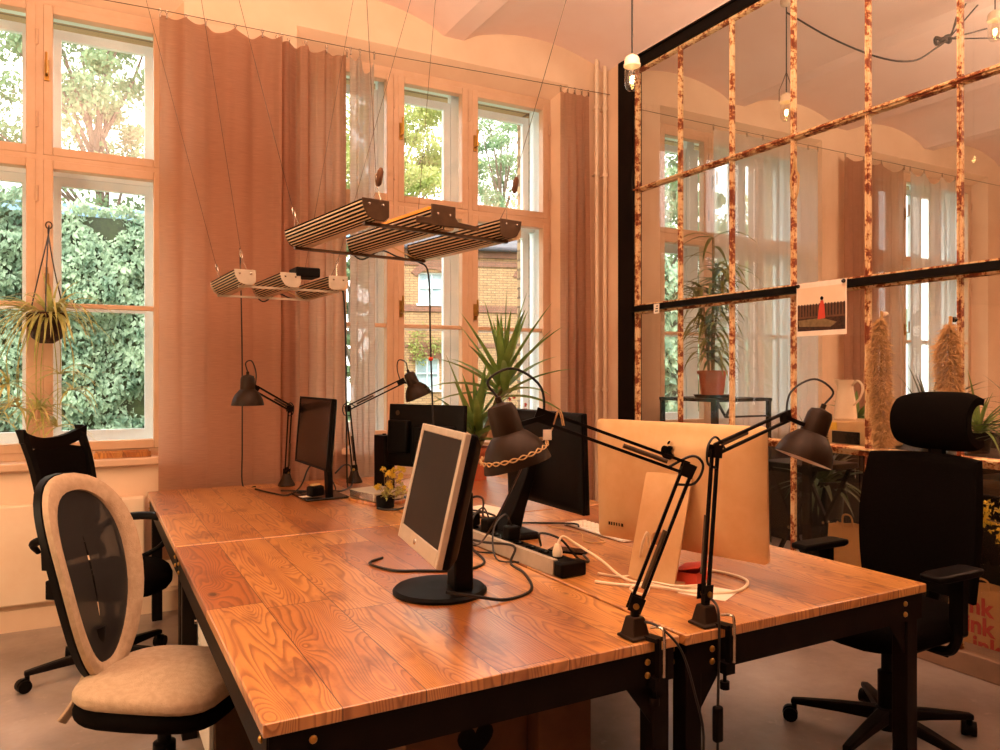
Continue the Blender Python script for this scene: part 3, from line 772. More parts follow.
m = MB(); m.loft([[bp2(-.78+1.56*i/12, j/10*(.83+.055*(1-(i/6-1)**2))) for i in range(13)] for j in range(11)], False, False)
build('back_mesh', m, 'mesh_black', t)
m = MB().tube(smooth_path([(.0, 0, .40), (-.2, 0, .39), (-.26, 0, .5), (-.25, 0, .62)]), .026, 10).box((-.21, 0, .40), (.14, .17, .09))
build('back_support', m, 'black', t, bevel=.006)
for s in (-1, 1):
    y = s*.245
    m = MB().tube(smooth_path([(-.215, s*.20, .61), (-.20, y, .66), (-.08, y+s*.01, .695), (.07, y+s*.01, .70), (.145, y, .66), (.12, y, .57), (.02, y-s*.01, .505), (-.10, y-s*.02, .47), (-.16, s*.16, .45)], 5), [.013+.009*math.sin(PI*min(1, i/22)) for i in range(41)], 10, flat=.8)
    build('armrest', m, 'black', t)

# 3: black high back chair with headrest
t = thing('office_chair', 'black high backed office chair with headrest by the glass partition', 'chair', (2.72, 1.86, 0), PI)
swivel_base(t, .47, 5, .34, .22)
p_ = MB(); pad(p_, .03, 0, .50, .50, .52, .085, p=3., crown=.01, front_drop=.045); build('seat', p_, 'mesh_black', t)
build('seat_pan', MB().prism([(-.2, -.2), (.22, -.22), (.26, 0), (.22, .22), (-.2, .2)], .03, Matrix.Translation((0, 0, .43))), 'black', t, bevel=.01)
def bp3(u, v, off=0):
    w = .455+.05*math.sin(v*PI*.9)-.02*v
    return V((-.22-.055*v+.045*u*u+.025*math.sin(v*2.6)+off, u*w/2, .56+.535*v+.012*(1-u*u)*(v > .9)))
nu, nv = 14, 14
def bgrid(off, k=1.): return [[bp3((-1+2*i/nu)*k, .5+(j/nv-.5)*k, off) for i in range(nu+1)] for j in range(nv+1)]
m = MB(); F = bgrid(.018, .97); Bk = bgrid(-.022, 1.)
def outline(g): return g[0][:-1]+[r[-1] for r in g[:-1]]+g[-1][:0:-1]+[r[0] for r in g[:0:-1]]
m.loft(F, False, False); m.loft(Bk, False, False); m.loft([outline(F), outline(bgrid(.0, 1.0)), outline(Bk)], True, False)
bmesh.ops.remove_doubles(m.b, verts=m.b.verts[:], dist=.0005)
build('backrest', m, 'mesh_black', t, ang=60)
m = MB().tube(smooth_path([(.0, 0, .41), (-.17, 0, .42), (-.29, 0, .5), (-.30, 0, .7), (-.315, 0, 1.05), (-.30, 0, 1.2)]), .024, 10, flat=1.3)
build('back_support', m, 'black', t)
# headrest: thick curved shell, open towards the back
m = MB(); rings = []
for i in range(13):
    y = -.112+.31*i/12; q = abs(i/6-1)
    w = .116-.02*q**4
    ring = []
    for k in range(15):
        a = -1.95+3.9*k/14
        ring.append(V((-.30+.085*math.cos(a)*1.05+.03*q*q, y, 1.235+w*math.sin(a)*1.02)))
    for k in range(14, -1, -1):
        a = -1.95+3.9*k/14
        ring.append(V((-.305+.06*math.cos(a)*1.0+.03*q*q, y, 1.235+(w-.026)*math.sin(a))))
    rings.append(ring)
m.loft(rings, True, True)
build('headrest', m, 'mesh_black', t, ang=50)
build('headrest_stem', MB().box((-.285, .03, 1.12), (.025, .05, .1)), 'black', t, bevel=.006)
for s in (-1, 1):
    y = s*.275
    arm = build('armrest', MB().loft([[V((x, y+ww*i_, .715+h*j_)) for i_, j_ in ((-1,-1),(1,-1),(1,1),(-1,1))] for x, ww, h in ((-.10, .035, .010), (-.06, .045, .014), (.12, .045, .014), (.17, .038, .011))]), 'black', t, bevel=.007)
    build('arm_post', MB().bar((0, y, .70), (0, y, .50), .05, .03, (1, 0, 0)).tube(smooth_path([(0, y, .53), (0, y-.01*s, .46), (0, y-.05*s, .42), (0, s*.1, .42)]), .018, 8), 'black', arm)
# ------------------------------------------------------------------ DESK LAMPS
def arch_lamp(label, base, elbow, head, tip, axis, clamp=False, sd=.17, loop=(0, 0, 1), mount='base'):
    """base: foot point on the desk; elbow, head: joints; tip: centre of the shade opening; axis: from cap to opening"""
    B, E, Hd, axis = V(base), V(elbow), V(head), V(axis).normalized(); T_ = V(tip)
    t = thing('desk_lamp', label, 'lamp', tuple(B), 0)
    def pb(n, mb, m, p=t, **k): return build(n, mb, m, p, True, **k)
    piv = B+V((0, 0, .085))
    if clamp:
        m = MB().loft([[B+V((x*w, y*w, z)) for x, y in ((-1,-1),(1,-1),(1,1),(-1,1))] for z, w in ((0.001, .034), (.008, .034), (.010, .027), (.05, .019), (.056, .017))])
        pb('clamp', m, 'lampblack', bevel=.003)
        fx = B+V((.03, -.055, 0))
        cl = pb('clamp_jaw', MB().bar(B+V((.02, -.02, .006)), fx+V((0, -.004, .006)), .03, .01).bar(fx+V((0, 0, .01)), fx+V((0, 0, -.10)), .018, .008, (1, 0, 0)).box(fx+V((0, .012, -.105)), (.032, .04, .03)), 'blacksteel')
        pb('screw', MB().cyl(fx+V((0, .014, -.15)), fx+V((0, .014, -.09)), .005, seg=10).cyl(fx+V((0, .014, -.165)), fx+V((0, .014, -.145)), .013, seg=12), 'blacksteel', cl)
        pb('hook_rod', MB().tube(smooth_path([B+V((.028, -.028, .03)), B+V((.04, -.05, .034)), fx+V((.012, -.008, .02)), fx+V((.012, -.008, -.09))], 4), .004, 8), 'steel', cl)
    else:
        pb('foot', MB().lathe([(.05, 0), (.052, .006), (.046, .018), (.030, .045), (.024, .07), (.02, .075)], B, seg=24), 'lampblack')
    d = (E-piv).normalized(); side = d.cross((Hd-E).normalized())
    if side.length < 1e-3: side = V((0, 1, 0))
    side.normalize(); o1 = side.cross(d).normalized()*.013
    d2 = (Hd-E).normalized(); o2 = side.cross(d2).normalized()*.014
    m = MB().tube([piv+V((0, 0, -.03)), piv], .012, 10)
    for s in (-1, 1): m.prism([(-.018, -.016), (.018, -.016), (.018, .024), (-.018, .024)], .003, Matrix.Translation(piv+side*.012*s) @ Matrix([[o1.normalized()[i], d[i], side[i]] for i in range(3)]).to_4x4())
    pb('pivot', m, 'blacksteel')
    pb('pivot_bolt', MB().cyl(piv-side*.018, piv+side*.018, .008, seg=12), 'brass')
    la = pb('lower_arm', MB().bar(piv+o1, E+o1, .008, .008).bar(piv-o1, E-o1, .008, .008), 'blacksteel')
    pb('lower_spring', MB().cyl(piv+side*.014+d*.05, piv+side*.014+d*.21, .0065, seg=10), 'alu_dark', la)
    m = MB().prism([(-.016, -.022), (.016, -.022), (.018, .014), (-.018, .014)], .004, Matrix.Translation(E+side*.009) @ Matrix([[o1.normalized()[i], d[i], side[i]] for i in range(3)]).to_4x4())
    m.prism([(-.016, -.022), (.016, -.022), (.018, .014), (-.018, .014)], .004, Matrix.Translation(E-side*.013) @ Matrix([[o1.normalized()[i], d[i], side[i]] for i in range(3)]).to_4x4())
    pb('elbow', m, 'blacksteel')
    ua = pb('upper_arm', MB().bar(E+o2, Hd+o2, .008, .008).bar(E-o2, Hd-o2, .008, .008), 'blacksteel')
    pb('upper_spring', MB().cyl(E+side*.014+d2*.06, E+side*.014+d2*.18, .006, seg=10), 'alu_dark', ua)
    capc = T_-axis*.155
    m = MB().prism([(-.018, -.02), (.018, -.02), (.018, .03), (-.018, .03)], .01, Matrix.Translation(Hd-side*.005) @ Matrix([[o2.normalized()[i], d2[i], side[i]] for i in range(3)]).to_4x4())
    jn = T_-axis*.10; dv = (Hd-jn); dv = dv-axis*dv.dot(axis); dv = dv.normalized() if dv.length > 1e-4 else side
    m.bar(Hd+d2*.005, jn+dv*.034, .012, .012)
    pb('head_joint', m, 'blacksteel')
    R_ = sd/2
    prof = [(R_, 0), (R_*1.0, .004), (R_*.93, .03), (R_*.78, .058), (R_*.56, .080), (R_*.44, .088)]
    inner = [(r-.003, z) for r, z in prof[::-1]]
    sh = pb('shade', MB().lathe([(r, z) for r, z in prof]+[(.012, .088)], T_, -axis, 36, cap=False), 'lampblack', ang=50)
    pb('shade_lining', MB().lathe([(max(r-.003, .01), z+.001) for r, z in prof[:-1]]+[(.012, .083)], T_, -axis, 36, cap=False), 'lampin', sh)
    cap = MB().lathe([(R_*.46, .084), (R_*.45, .10), (R_*.43, .145), (R_*.36, .160), (R_*.15, .166), (.008, .168), (.008, .182), (.005, .184)], T_, -axis, 24)
    co_ = pb('lamp_holder', cap, 'lampblack', sh)
    pb('bulb', MB().lathe([(.012, .07), (.015, .06), (.028, .04), (.03, .025), (.022, .008), (.006, .002)], T_, -axis, 16), 'porcelain', sh)
    top = T_-axis*.18; L = V(loop)
    pb('cord', MB().tube(smooth_path([top, top-axis*.05-dv*.012, (top+Hd)/2-axis*.085+L*.02, Hd-axis*.05+L*.03, Hd+o2*1.2]), .0035, 6), 'cable_b', sh)
    el = E+(d*.05+(-d2)*.02)
    pb('cord_loop', MB().tube(smooth_path([E+o2*1.1+d2*.05, E+d*.035-d2*.0, E-d2*.035+d*.02, E-d2*.03-d*.03, E+o1*1.2-d*.05]), .0035, 6), 'cable_b', la)
    return t
# front desk lamps clamped to the front edge
arch_lamp('black desk lamp clamped left of the desk seam, its big shade wrapped in pale cord', (1.241, 1.552, TZ), (1.358, 1.484, 1.178), (1.035, 1.655, 1.31), (.962, 1.676, 1.188), (.26, -.14, -1), True, .178)
arch_lamp('black desk lamp clamped right of the desk seam, leaning over to the chair with headrest', (1.473, 1.540, TZ), (1.513, 1.545, 1.214), (1.865, 1.612, 1.29), (1.925, 1.595, 1.16), (-.36, .17, -1), True, .175)
arch_lamp('black desk lamp in front of the brown curtain, left of the thin black monitor', (1.06, 4.70, TZ), (1.036, 4.50, 1.225), (.80, 4.275, 1.345), (.752, 4.256, 1.255), (0, 0, -1), False, .172)
arch_lamp('black desk lamp with its shade tilted right, in front of the middle window', (1.47, 4.64, TZ), (1.426, 4.631, 1.212), (1.70, 4.43, 1.375), (1.785, 4.335, 1.285), (.42, -.1, -1), False, .168)

# pale twisted cord wrapped round the big shade
sl = thing('string_light', 'pale twisted string light wound round the shade of the front left lamp', 'string light', (.95, 1.672, 1.22), 0)
_ax = V((.26, -.14, -1)).normalized(); _q = V((0, 0, 1)).rotation_difference(-_ax); _tip = V((.962, 1.676, 1.188))
for ph in (0, PI):
    pts = []
    for i in range(60):
        a = 2.2+i/59*4.4; hgt = .038+.012*math.sin(a*1.0+.6)+.0045*math.sin(i*.9+ph); r = .089*(1-.0285*max(0, hgt-.004)/.03-.06*max(0, hgt-.03)/.03)+.0045+.0025*math.cos(i*.9+ph)
        pts.append(_tip+_q @ V((r*math.cos(a), r*math.sin(a), hgt)))
    pts += [(1.045, 1.66, 1.262), (1.052, 1.640, 1.305), (1.06, 1.632+.004*math.cos(ph), 1.332), (1.068, 1.626+.004*math.cos(ph), 1.29)]
    build('wire', MB().tube(smooth_path(pts, 2), .0018, 5), 'cord_tan', sl, True)
build('tag', MB().box((1.022, 1.63, 1.268), (.022, .003, .026), Matrix.Rotation(-.5, 3, 'Z')), 'paper', sl, True)

# ------------------------------------------------------------------ SCREENS
def axes(yaw, tilt):
    y = math.radians(yaw); u = V((math.cos(y), math.sin(y), 0)); n = V((-math.sin(y), math.cos(y), 0)); tt = math.radians(tilt)
    up = V((0, 0, 1))*math.cos(tt)+n*math.sin(tt); back = u.cross(up); back = -back if back.dot(n) < 0 else back
    return u, up, back
def panel_m(c, yaw, tilt):
    u, up, bk = axes(yaw, tilt); return Matrix.Translation(V(c)) @ Matrix([[u[i], bk[i], up[i]] for i in range(3)]).to_4x4()
def screen(t, c, yaw, tilt, w, h, bez, thick, frame, face, chin=0.):
    """face towards -local y, back towards +local y"""
    P = panel_m(c, yaw, tilt)
    f = MB().bb(-w/2, -w/2+bez, 0, .018, -h/2, h/2).bb(w/2-bez, w/2, 0, .018, -h/2, h/2).bb(-w/2+bez, w/2-bez, 0, .018, h/2-bez, h/2).bb(-w/2+bez, w/2-bez, 0, .018, -h/2, -h/2+bez+chin)
    fr = build('bezel', f.xf(P), frame, t, True, bevel=.003)
    build('screen', MB().bb(-w/2+bez, w/2-bez, .004, .014, -h/2+bez+chin, h/2-bez).xf(P), face, t, True)
    b = MB().loft([[(x*k, y, z*k2) for x, z in ((-w/2, -h/2), (w/2, -h/2), (w/2, h/2), (-w/2, h/2))] for k, y, k2 in ((1, .0181, 1), (1, .0181+thick*.35, 1), (.9, .0181+thick*.8, .86), (.8, .0181+thick, .76))])
    build('back_cover', b.xf(P), 'black', t, True, bevel=.004)
    return P, fr
# silver framed monitor on round stand
t = thing('monitor', 'silver framed tilted monitor on a round black foot on the front left desk', 'monitor', (.975, 2.175, TZ), 0)
P, fr = screen(t, (.868, 2.035, 1.088), 262, 13, .45, .365, .022, .05, 'silver', 'screen_grey', .022)
build('power_button', MB().lathe([(.009, 0), (.008, .003), (.002, .004)], P @ V((-.02, 0, -.160)), P.to_3x3() @ V((0, -1, 0)), 16), 'steel', fr, True)
build('foot', MB().lathe([(.147, 0), (.148, .008), (.140, .016), (.05, .022), (.045, .022)], (.966, 2.175, TZ), seg=48), 'black', t, True)
build('stand', MB().box((1.01, 2.12, TZ+.17), (.06, .085, .30), Matrix.Rotation(math.radians(-8), 3, 'Z')).box((.975, 2.10, TZ+.33), (.07, .1, .1), Matrix.Rotation(math.radians(-8), 3, 'Z')), 'black', t, True, bevel=.006)
# thin black monitor by the curtain
t = thing('monitor', 'thin black framed monitor with square flat foot by the brown curtain', 'monitor', (1.16, 4.17, TZ), 0)
P, fr = screen(t, (1.075, 4.15, 1.108), 272.5, 4.6, .575, .378, .012, .03, 'black', 'screen')
build('foot', MB().box((1.13, 4.20, TZ+.006), (.24, .30, .012), Matrix.Rotation(.05, 3, 'Z')), 'blackgloss', t, True, bevel=.003)
build('stand', MB().bar((1.17, 4.15, TZ+.01), (1.155, 4.15, TZ+.42), .075, .028, (1, 0, 0)), 'black', t, True, bevel=.004)
# monitor seen from the back, with two bulges
t = thing('monitor', 'black monitor seen from behind with two raised casings, before the middle window', 'monitor', (1.70, 3.92, TZ), 0)
c = V((1.65, 3.88, 1.08)); P, fr = screen(t, c, 298.5+180, -3, .53, .35, .014, .022, 'black', 'screen')
build('casing', MB().bb(.09, .235, .03, .075, -.10, .085).xf(P), 'black', t, True, bevel=.01)
build('casing', MB().bb(-.22, .06, .03, .07, -.15, .06).xf(P), 'black', t, True, bevel=.012)
build('emblem', MB().lathe([(.014, 0), (.014, .002), (.011, .002)], P @ V((.19, .0395, .125)), P.to_3x3() @ V((0, 1, 0)), 20).xf(Matrix.Identity(4)), 'alu_dark', t, True)
build('stand', MB().bar(c+V((-.065, -.04, -.02)), (1.585, 3.835, TZ+.02), .09, .03, (1, 0, 0)), 'black', t, True, bevel=.006)
build('foot', MB().lathe([(.12, 0), (.12, .008), (.05, .02), (.03, .022)], (1.60, 3.84, TZ), seg=32), 'black', t, True)
# large black monitor with arm stand, from behind
t = thing('monitor', 'large black monitor turned away with a label on its back, left of the silver computer', 'monitor', (1.60, 2.78, TZ), 0)
c = V((1.70, 2.71, 1.073)); P, fr = screen(t, c, 90, 2, .60, .395, .012, .035, 'black', 'screen')
build('label_plate', MB().bb(-.235, -.165, .0265, .0275, -.175, -.125).xf(P), 'alu_dark', t, True)
for k in range(3): build('label_line', MB().bb(-.232, -.172, .0276, .0279, -.132-.014*k, -.128-.014*k).xf(P), 'cord_tan', t, True)
m = MB().loft([[V(p)+V((0, s*w, 0)) for s in (-1, 1)]+[V(p)+V((d_, s*w, e_)) for s in (1, -1)] for p, w, d_, e_ in (((1.635, 2.75, 1.12), .035, .03, 0), ((1.60, 2.76, 1.0), .04, .05, 0), ((1.55, 2.785, .86), .05, .06, .0), ((1.50, 2.80, TZ+.03), .06, .09, 0))])
build('stand', m, 'black', t, True, bevel=.006)
build('foot', MB().prism([(-.09, -.12), (.11, -.13), (.11, .13), (-.09, .12)], .03, Matrix.Translation((1.53, 2.80, TZ))), 'black', t, True, bevel=.01)
# big silver all in one computer from behind
t = thing('computer', 'big silver all in one computer seen from behind on the front right desk', 'computer', (1.62, 1.92, TZ), 0)
c = V((1.746, 1.966, 1.045)); u, up, bk = axes(287, -1.9)
P = panel_m(c, 287, -1.9)      # local +y points away from the camera (screen side); -y is the aluminium back
w, h = .65, .43
def rr(wi, hi, r, y, n=6):
    o = []
    for cx, cz, a0 in ((wi/2-r, -hi/2+r, -PI/2), (wi/2-r, hi/2-r, 0), (-wi/2+r, hi/2-r, PI/2), (-wi/2+r, -hi/2+r, PI)):
        for i in range(n+1):
            a = a0+PI/2*i/n; o.append((cx+r*math.cos(a), y, cz+r*math.sin(a)))
    return o
m = MB().loft([rr(w, h, .016, .006), rr(w, h, .016, -.004), rr(w*.97, h*.96, .02, -.012), rr(w*.8, h*.8, .03, -.026), rr(w*.5, h*.5, .04, -.034)])
build('housing', m.xf(P), 'alu', t, True, ang=40)
build('screen', MB().bb(-w/2+.004, w/2-.004, .0061, .010, -h/2+.06, h/2-.004).xf(P), 'blackgloss', t, True)
build('chin', MB().bb(-w/2+.004, w/2-.004, .0061, .010, -h/2+.004, -h/2+.06).xf(P), 'alu', t, True)
# fruit emblem: body with a bite and a leaf
def emblem(s):
    L = []
    R0 = [(0, .36), (.10, .41), (.24, .43), (.38, .36), (.45, .26), (.36, .18), (.315, .06), (.34, -.08), (.44, -.19), (.52, -.215), (.44, -.40), (.32, -.54), (.22, -.60), (.10, -.58), (0, -.54)]
    Lf = [(-.10, -.58), (-.22, -.60), (-.34, -.52), (-.47, -.32), (-.54, -.06), (-.53, .16), (-.44, .33), (-.28, .42), (-.12, .40)]
    return [(x*s, z*s) for x, z in R0+Lf]
Em = P @ Matrix.Translation((-.005, -.0375, .120)) @ Matrix(((1, 0, 0, 0), (0, 0, -1, 0), (0, 1, 0, 0), (0, 0, 0, 1)))
e = build('emblem', MB().prism(emblem(.046)[::1], .004, Em), 'blackgloss', t, True)
lf = [(.0, .50), (.02, .64), (.10, .75), (.22, .80), (.215, .68), (.14, .56)]
build('emblem_leaf', MB().prism([(x*.046, z*.046) for x, z in lf], .004, Em), 'blackgloss', e, True)
for k, wd_ in enumerate((.004, .003, .003, .003, .003, .007)):
    build('port', MB().bb(-.262+.011*k, -.262+.011*k+wd_, -.0300, -.020, -.164, -.153).xf(P), 'blackgloss', t, True)
# neck with cable hole: an L of aluminium, foot to the far side
nt_, nb = c-bk*.045+V((0, 0, .045)), V((1.60, 1.925, TZ+.004))
nm = MB(); hw = .088; sl_ = (nt_-nb)
ring_o, ring_i = [], []
hc = nb+sl_*.40
for k in range(32):
    a = 2*PI*k/32; cx, cy = math.cos(a), math.sin(a)
    ring_i.append(hc+u*cx*.024+sl_.normalized()*cy*.024)
    q = max(abs(cx)/hw, abs(cy)/(sl_.length*(.60 if cy > 0 else .40)))
    ring_o.append(hc+u*cx/q+sl_.normalized()*cy/q)
th = bk*.008
nm.loft([ring_i, ring_o, [p+th for p in ring_o], [p+th for p in ring_i], ring_i], True, False)
build('neck', nm, 'alu', t, True, ang=40)
build('foot', MB().loft([[nb+u*hw*i_+bk*d_+V((0, 0, z)) for i_, d_, z in ((-1, 0, -.004), (1, 0, -.004), (1, 0, .004), (-1, 0, .004))], [nb+u*hw*i_+bk*d_+V((0, 0, z)) for i_, d_, z in ((-1, .19, -.004), (1, .19, -.004), (1, .19, .002), (-1, .19, .002))]]), 'alu', t, True)

# ------------------------------------------------------------------ SMALL THINGS ON THE DESKS
t = thing('power_strip', 'long silver and black socket strip lying along the seam of the front desks', 'power strip', (1.42, 2.55, TZ), math.radians(0))
a, b = V((1.425, 2.165, 0)), V((1.385, 3.02, 0)); rz = math.atan2(-(b-a).x, (b-a).y)
Pm = Matrix.Translation(a+V((0, 0, TZ))) @ Matrix.Rotation(rz, 4, 'Z'); L = (b-a).length
build('body', MB().bb(-.045, .045, 0, L, .004, .045).xf(Pm), 'black', t, True, bevel=.003)
build('rail', MB().bb(-.05, -.045, -.005, L, .002, .05).bb(-.05, -.03, -.005, L, .05, .054).xf(Pm), 'silver', t, True)
build('end_cap', MB().bb(-.05, .055, -.055, -.006, .0, .052).xf(Pm), 'black', t, True, bevel=.008)
for k in range(9):
    build('socket', MB().lathe([(.019, 0), (.02, .004), (.016, .004), (.015, .001)], Pm @ V((.008, .05+.085*k, .045)), seg=20), 'blackgloss', t, True)
pl = thing('plug', 'white plug standing in the near end of the socket strip', 'plug', tuple(Pm @ V((.008, .05, .05))), 0)
build('body', MB().lathe([(.017, 0), (.018, .015), (.014, .03), (.009, .042)], Pm @ V((.008, .05, .05)), seg=16), 'cable_w', pl, True)
build('cord', MB().tube(smooth_path([Pm @ V((.008, .05, .09)), Pm @ V((.03, .05, .115)), Pm @ V((.07, .03, .09)), (1.53, 2.10, .79), (1.55, 1.98, .748), (1.62, 1.86, .745), (1.70, 1.80, .745)]), .0045, 6), 'cable_w', pl, True)
for i, (py, lb) in enumerate(((.35, 'small black adapter plugged into the socket strip before the big monitor foot'), (.52, 'black power adapter in the middle of the socket strip'), (.66, 'black power adapter at the far part of the socket strip'))):
    p0 = Pm @ V((.008, py, .05)); q = thing('power_adapter', lb, 'adapter', tuple(p0), 0)
    build('body', MB().box(p0+V((0, 0, .028)), (.055, .05, .054), Matrix.Rotation(.3*i, 3, 'Z')), 'black', q, True, bevel=.008)
    build('cord', MB().tube(smooth_path([p0+V((0, 0, .055)), p0+V((-.03, 0, .10)), p0+V((-.09, -.02, .05)), p0+V((-.11, -.08, -.042)), p0+V((-.06, -.16, -.044))]), .0035, 6), 'cable_b', q, True)

for lb, pts in (('black cable looping over the far adapters of the socket strip', [(1.37, 3.05, z+.05) if 0 else (1.37, 3.05, .79), (1.34, 3.15, .76), (1.42, 3.25, .752), (1.50, 3.18, .80), (1.46, 3.02, .86), (1.40, 2.92, .82)]),
    ('black cable bundle rising behind the round monitor foot', [(1.40, 2.86, .81), (1.33, 2.80, .88), (1.36, 2.72, .93), (1.44, 2.80, .90), (1.50, 2.92, .82), (1.56, 3.02, .748)]),
    ('thin black cable draped across the socket strip near its plug', [(1.44, 2.34, .80), (1.40, 2.28, .86), (1.46, 2.24, .84), (1.52, 2.22, .77), (1.58, 2.24, .748), (1.62, 2.33, .748)])):
    cable('cable', lb, pts, .0045)
# slim white keyboard beside the big monitor
t = thing('keyboard', 'slim white keyboard lying in front of the large black monitor', 'keyboard', (1.95, 2.66, TZ), math.radians(90))
build('body', MB().box((0, 0, .006), (.43, .115, .010), Matrix.Rotation(.02, 3, 'X')), 'white', t, bevel=.003)
km = MB()
for r in range(5):
    x = -.207
    ws = [.0165]*14 if r < 4 else [.0165, .0165, .022, .10, .022, .0165, .0165, .0165, .0165]
    tot = sum(ws); g = (.414-tot)/(len(ws)-1)
    for w_ in ws:
        km.box((x+w_/2, -.042+.0205*r, .0125), (w_, .0165, .003)); x += w_+g
o = build('keys', km, 'paper', t); o['kind'] = 'stuff'
t = thing('phone', 'black phone lying beside the near end of the socket strip', 'phone', (1.62, 2.43, TZ), math.radians(35))
build('body', MB().loft([rr(.072, .148, .01, y) for y in (0, .008)]).xf(Matrix(((1, 0, 0, 0), (0, 0, 1, 0), (0, 1, 0, .0), (0, 0, 0, 1)))), 'black', t)
build('glass', MB().loft([rr(.066, .142, .008, y) for y in (.0081, .0086)]).xf(Matrix(((1, 0, 0, 0), (0, 0, 1, 0), (0, 1, 0, .0), (0, 0, 0, 1)))), 'blackgloss', t)
# flat silver box on a board, upright black box behind it
o = build('wooden_board', MB().box((1.36, 3.88, TZ+.009), (.21, .26, .018), Matrix.Rotation(.25, 3, 'Z')), 'pine', bevel=.003)
recenter(tag(o, 'small wooden board under the flat silver box', 'board'))
t = thing('drive_box', 'flat silver box lying on a wooden board by the yellow flowers', 'box', (1.355, 3.885, TZ+.019), .25)
build('case', MB().box((0, 0, .024), (.19, .235, .046)), 'silver', t, bevel=.005)
build('front_panel', MB().box((-.0955, 0, .024), (.002, .225, .036)), 'steel', t)
t = thing('speaker', 'tall narrow black box standing upright left of the monitor with two casings', 'speaker', (1.515, 4.21, TZ), .2)
build('cabinet', MB().box((0, 0, .165), (.075, .11, .33)), 'black', t, bevel=.004)
build('base', MB().box((0, 0, .004), (.10, .13, .008)), 'blackgloss', t, bevel=.002)
build('top_button', MB().lathe([(.012, 0), (.012, .006), (.009, .008)], (0, 0, .33)), 'black', t)
t = thing('webcam', 'small black gadget with coiled cord on the foot of the thin monitor', 'gadget', (1.085, 4.12, TZ+.013), .3)
build('body', MB().box((0, 0, .032), (.085, .06, .056)), 'black', t, bevel=.012)
build('coil', MB().tube([(.028*math.cos(a*.55), .022*math.sin(a*.55), .066+.0016*math.sin(a)) for a in range(40)], .0035, 6), 'cord_tan', t)
o = build('paper_slip', MB().box((1.04, 4.15, TZ+.0135), (.06, .05, .001), Matrix.Rotation(.2, 3, 'Z')), 'paper')
recenter(tag(o, 'white paper slip on the foot of the thin monitor', 'paper'))
# little yellow flowers in a small black cube pot
t = thing('flower_pot', 'small black cup with yellow flowers in front of the flat silver box', 'plant', (1.33, 3.68, TZ), 0)
build('pot', MB().lathe([(.036, 0), (.045, .004), (.048, .058), (.044, .06), (.04, .048), (.0, .046)], seg=24), 'black', t)
rnd = random.Random(2); sm, lm = MB(), MB(); FL = []
for i in range(26):
    a, r = rnd.uniform(0, 6.28), rnd.uniform(.02, .12); tp = V((r*math.cos(a)+.05, r*math.sin(a), rnd.uniform(.07, .19)))
    sm.tube(smooth_path([(.0, 0, .045), (tp.x*.4, tp.y*.4, tp.z*.8), tp], 3), .0012, 4)
    fm = MB()
    for k in range(9): leafcloud(fm, rnd, tp, .014, 1, .014)
    FL.append(fm)
for i in range(40): leafcloud(lm, rnd, (.03+rnd.uniform(-.06, .08), rnd.uniform(-.06, .06), rnd.uniform(.05, .11)), .02, 1, .02)
build('stems', sm, 'stem', t); [build('flower', fm, 'leaf_yellow', t, flat=True, recalc=False) for fm in FL]; build('leaves', lm, 'leaf_spider', t, flat=True, recalc=False)
# red box and paper by the foot of the computer
t = thing('red_box', 'small open red card box beside the foot of the silver computer', 'box', (1.742, 1.885, TZ), .5)
build('tray', MB().bb(-.055, .055, -.035, -.032, 0, .04).bb(-.055, .055, .032, .035, 0, .04).bb(-.055, -.052, -.032, .032, 0, .04).bb(.052, .055, -.032, .032, 0, .04).bb(-.055, .055, -.035, .035, 0, .002), 'red', t)
build('lid', MB().box((.0, .0, .052), (.12, .085, .002), Matrix.Rotation(-.22, 3, 'X')), 'red', t)
o = build('paper_sheet', MB().box((1.70, 1.765, TZ+.001), (.13, .15, .0012), Matrix.Rotation(.45, 3, 'Z')), 'paper')
recenter(tag(o, 'white sheet of paper lying behind the clamp of the right front lamp', 'paper'))
o = build('paper_sheet', MB().box((1.75, 3.36, TZ+.001), (.2, .28, .0012), Matrix.Rotation(.2, 3, 'Z')), 'paper')
recenter(tag(o, 'white papers behind the shade of the front left lamp', 'paper'))
# cables
z = TZ+.005
cable('cable', 'thick white cable looping round the foot of the silver computer', [(1.45, 2.02, z), (1.50, 1.95, z), (1.58, 1.86, z+.004), (1.66, 1.76, z), (1.78, 1.72, z), (1.90, 1.80, z), (1.89, 1.94, z), (1.80, 2.02, z+.003), (1.66, 2.03, z+.006), (1.60, 1.97, z+.09), (1.60, 1.94, z+.16), (1.63, 1.96, z+.10)], .0052, 'cable_w')
cable('cable', 'thinner white cable coiled before the silver computer, with its connector at the left', [(1.52, 2.10, z), (1.56, 2.03, z), (1.62, 1.97, z+.01), (1.555, 1.875, z+.01), (1.50, 1.83, z), (1.50, 1.90, z), (1.57, 1.90, z+.012), (1.63, 1.83, z+.008), (1.74, 1.80, z+.006)], .0042, 'cable_w')
cable('cable', 'black cable in a wide loop right of the round monitor foot', [(1.30, 2.86, z+.02), (1.33, 2.60, z+.03), (1.36, 2.40, z+.05), (1.325, 2.36, z), (1.30, 2.22, z), (1.22, 2.04, z), (1.10, 1.985, z), (1.00, 2.00, z+.02), (.93, 2.05, z+.03)], .005)
cable('cable', 'black cable running under the silver framed monitor to the socket strip', [(1.36, 2.95, z+.05), (1.31, 2.82, z+.04), (1.29, 2.62, z+.01), (1.25, 2.42, z), (1.13, 2.36, z), (1.0, 2.42, z), (.92, 2.47, z), (.88, 2.60, z), (.95, 2.66, z)], .005)
cable('cable', 'black cable hanging from the big lamp shade down to the desk', [(1.02, 1.74, 1.19), (1.06, 1.95, 1.02), (1.15, 2.25, .86), (1.25, 2.52, .80), (1.32, 2.75, .80)], .0032)
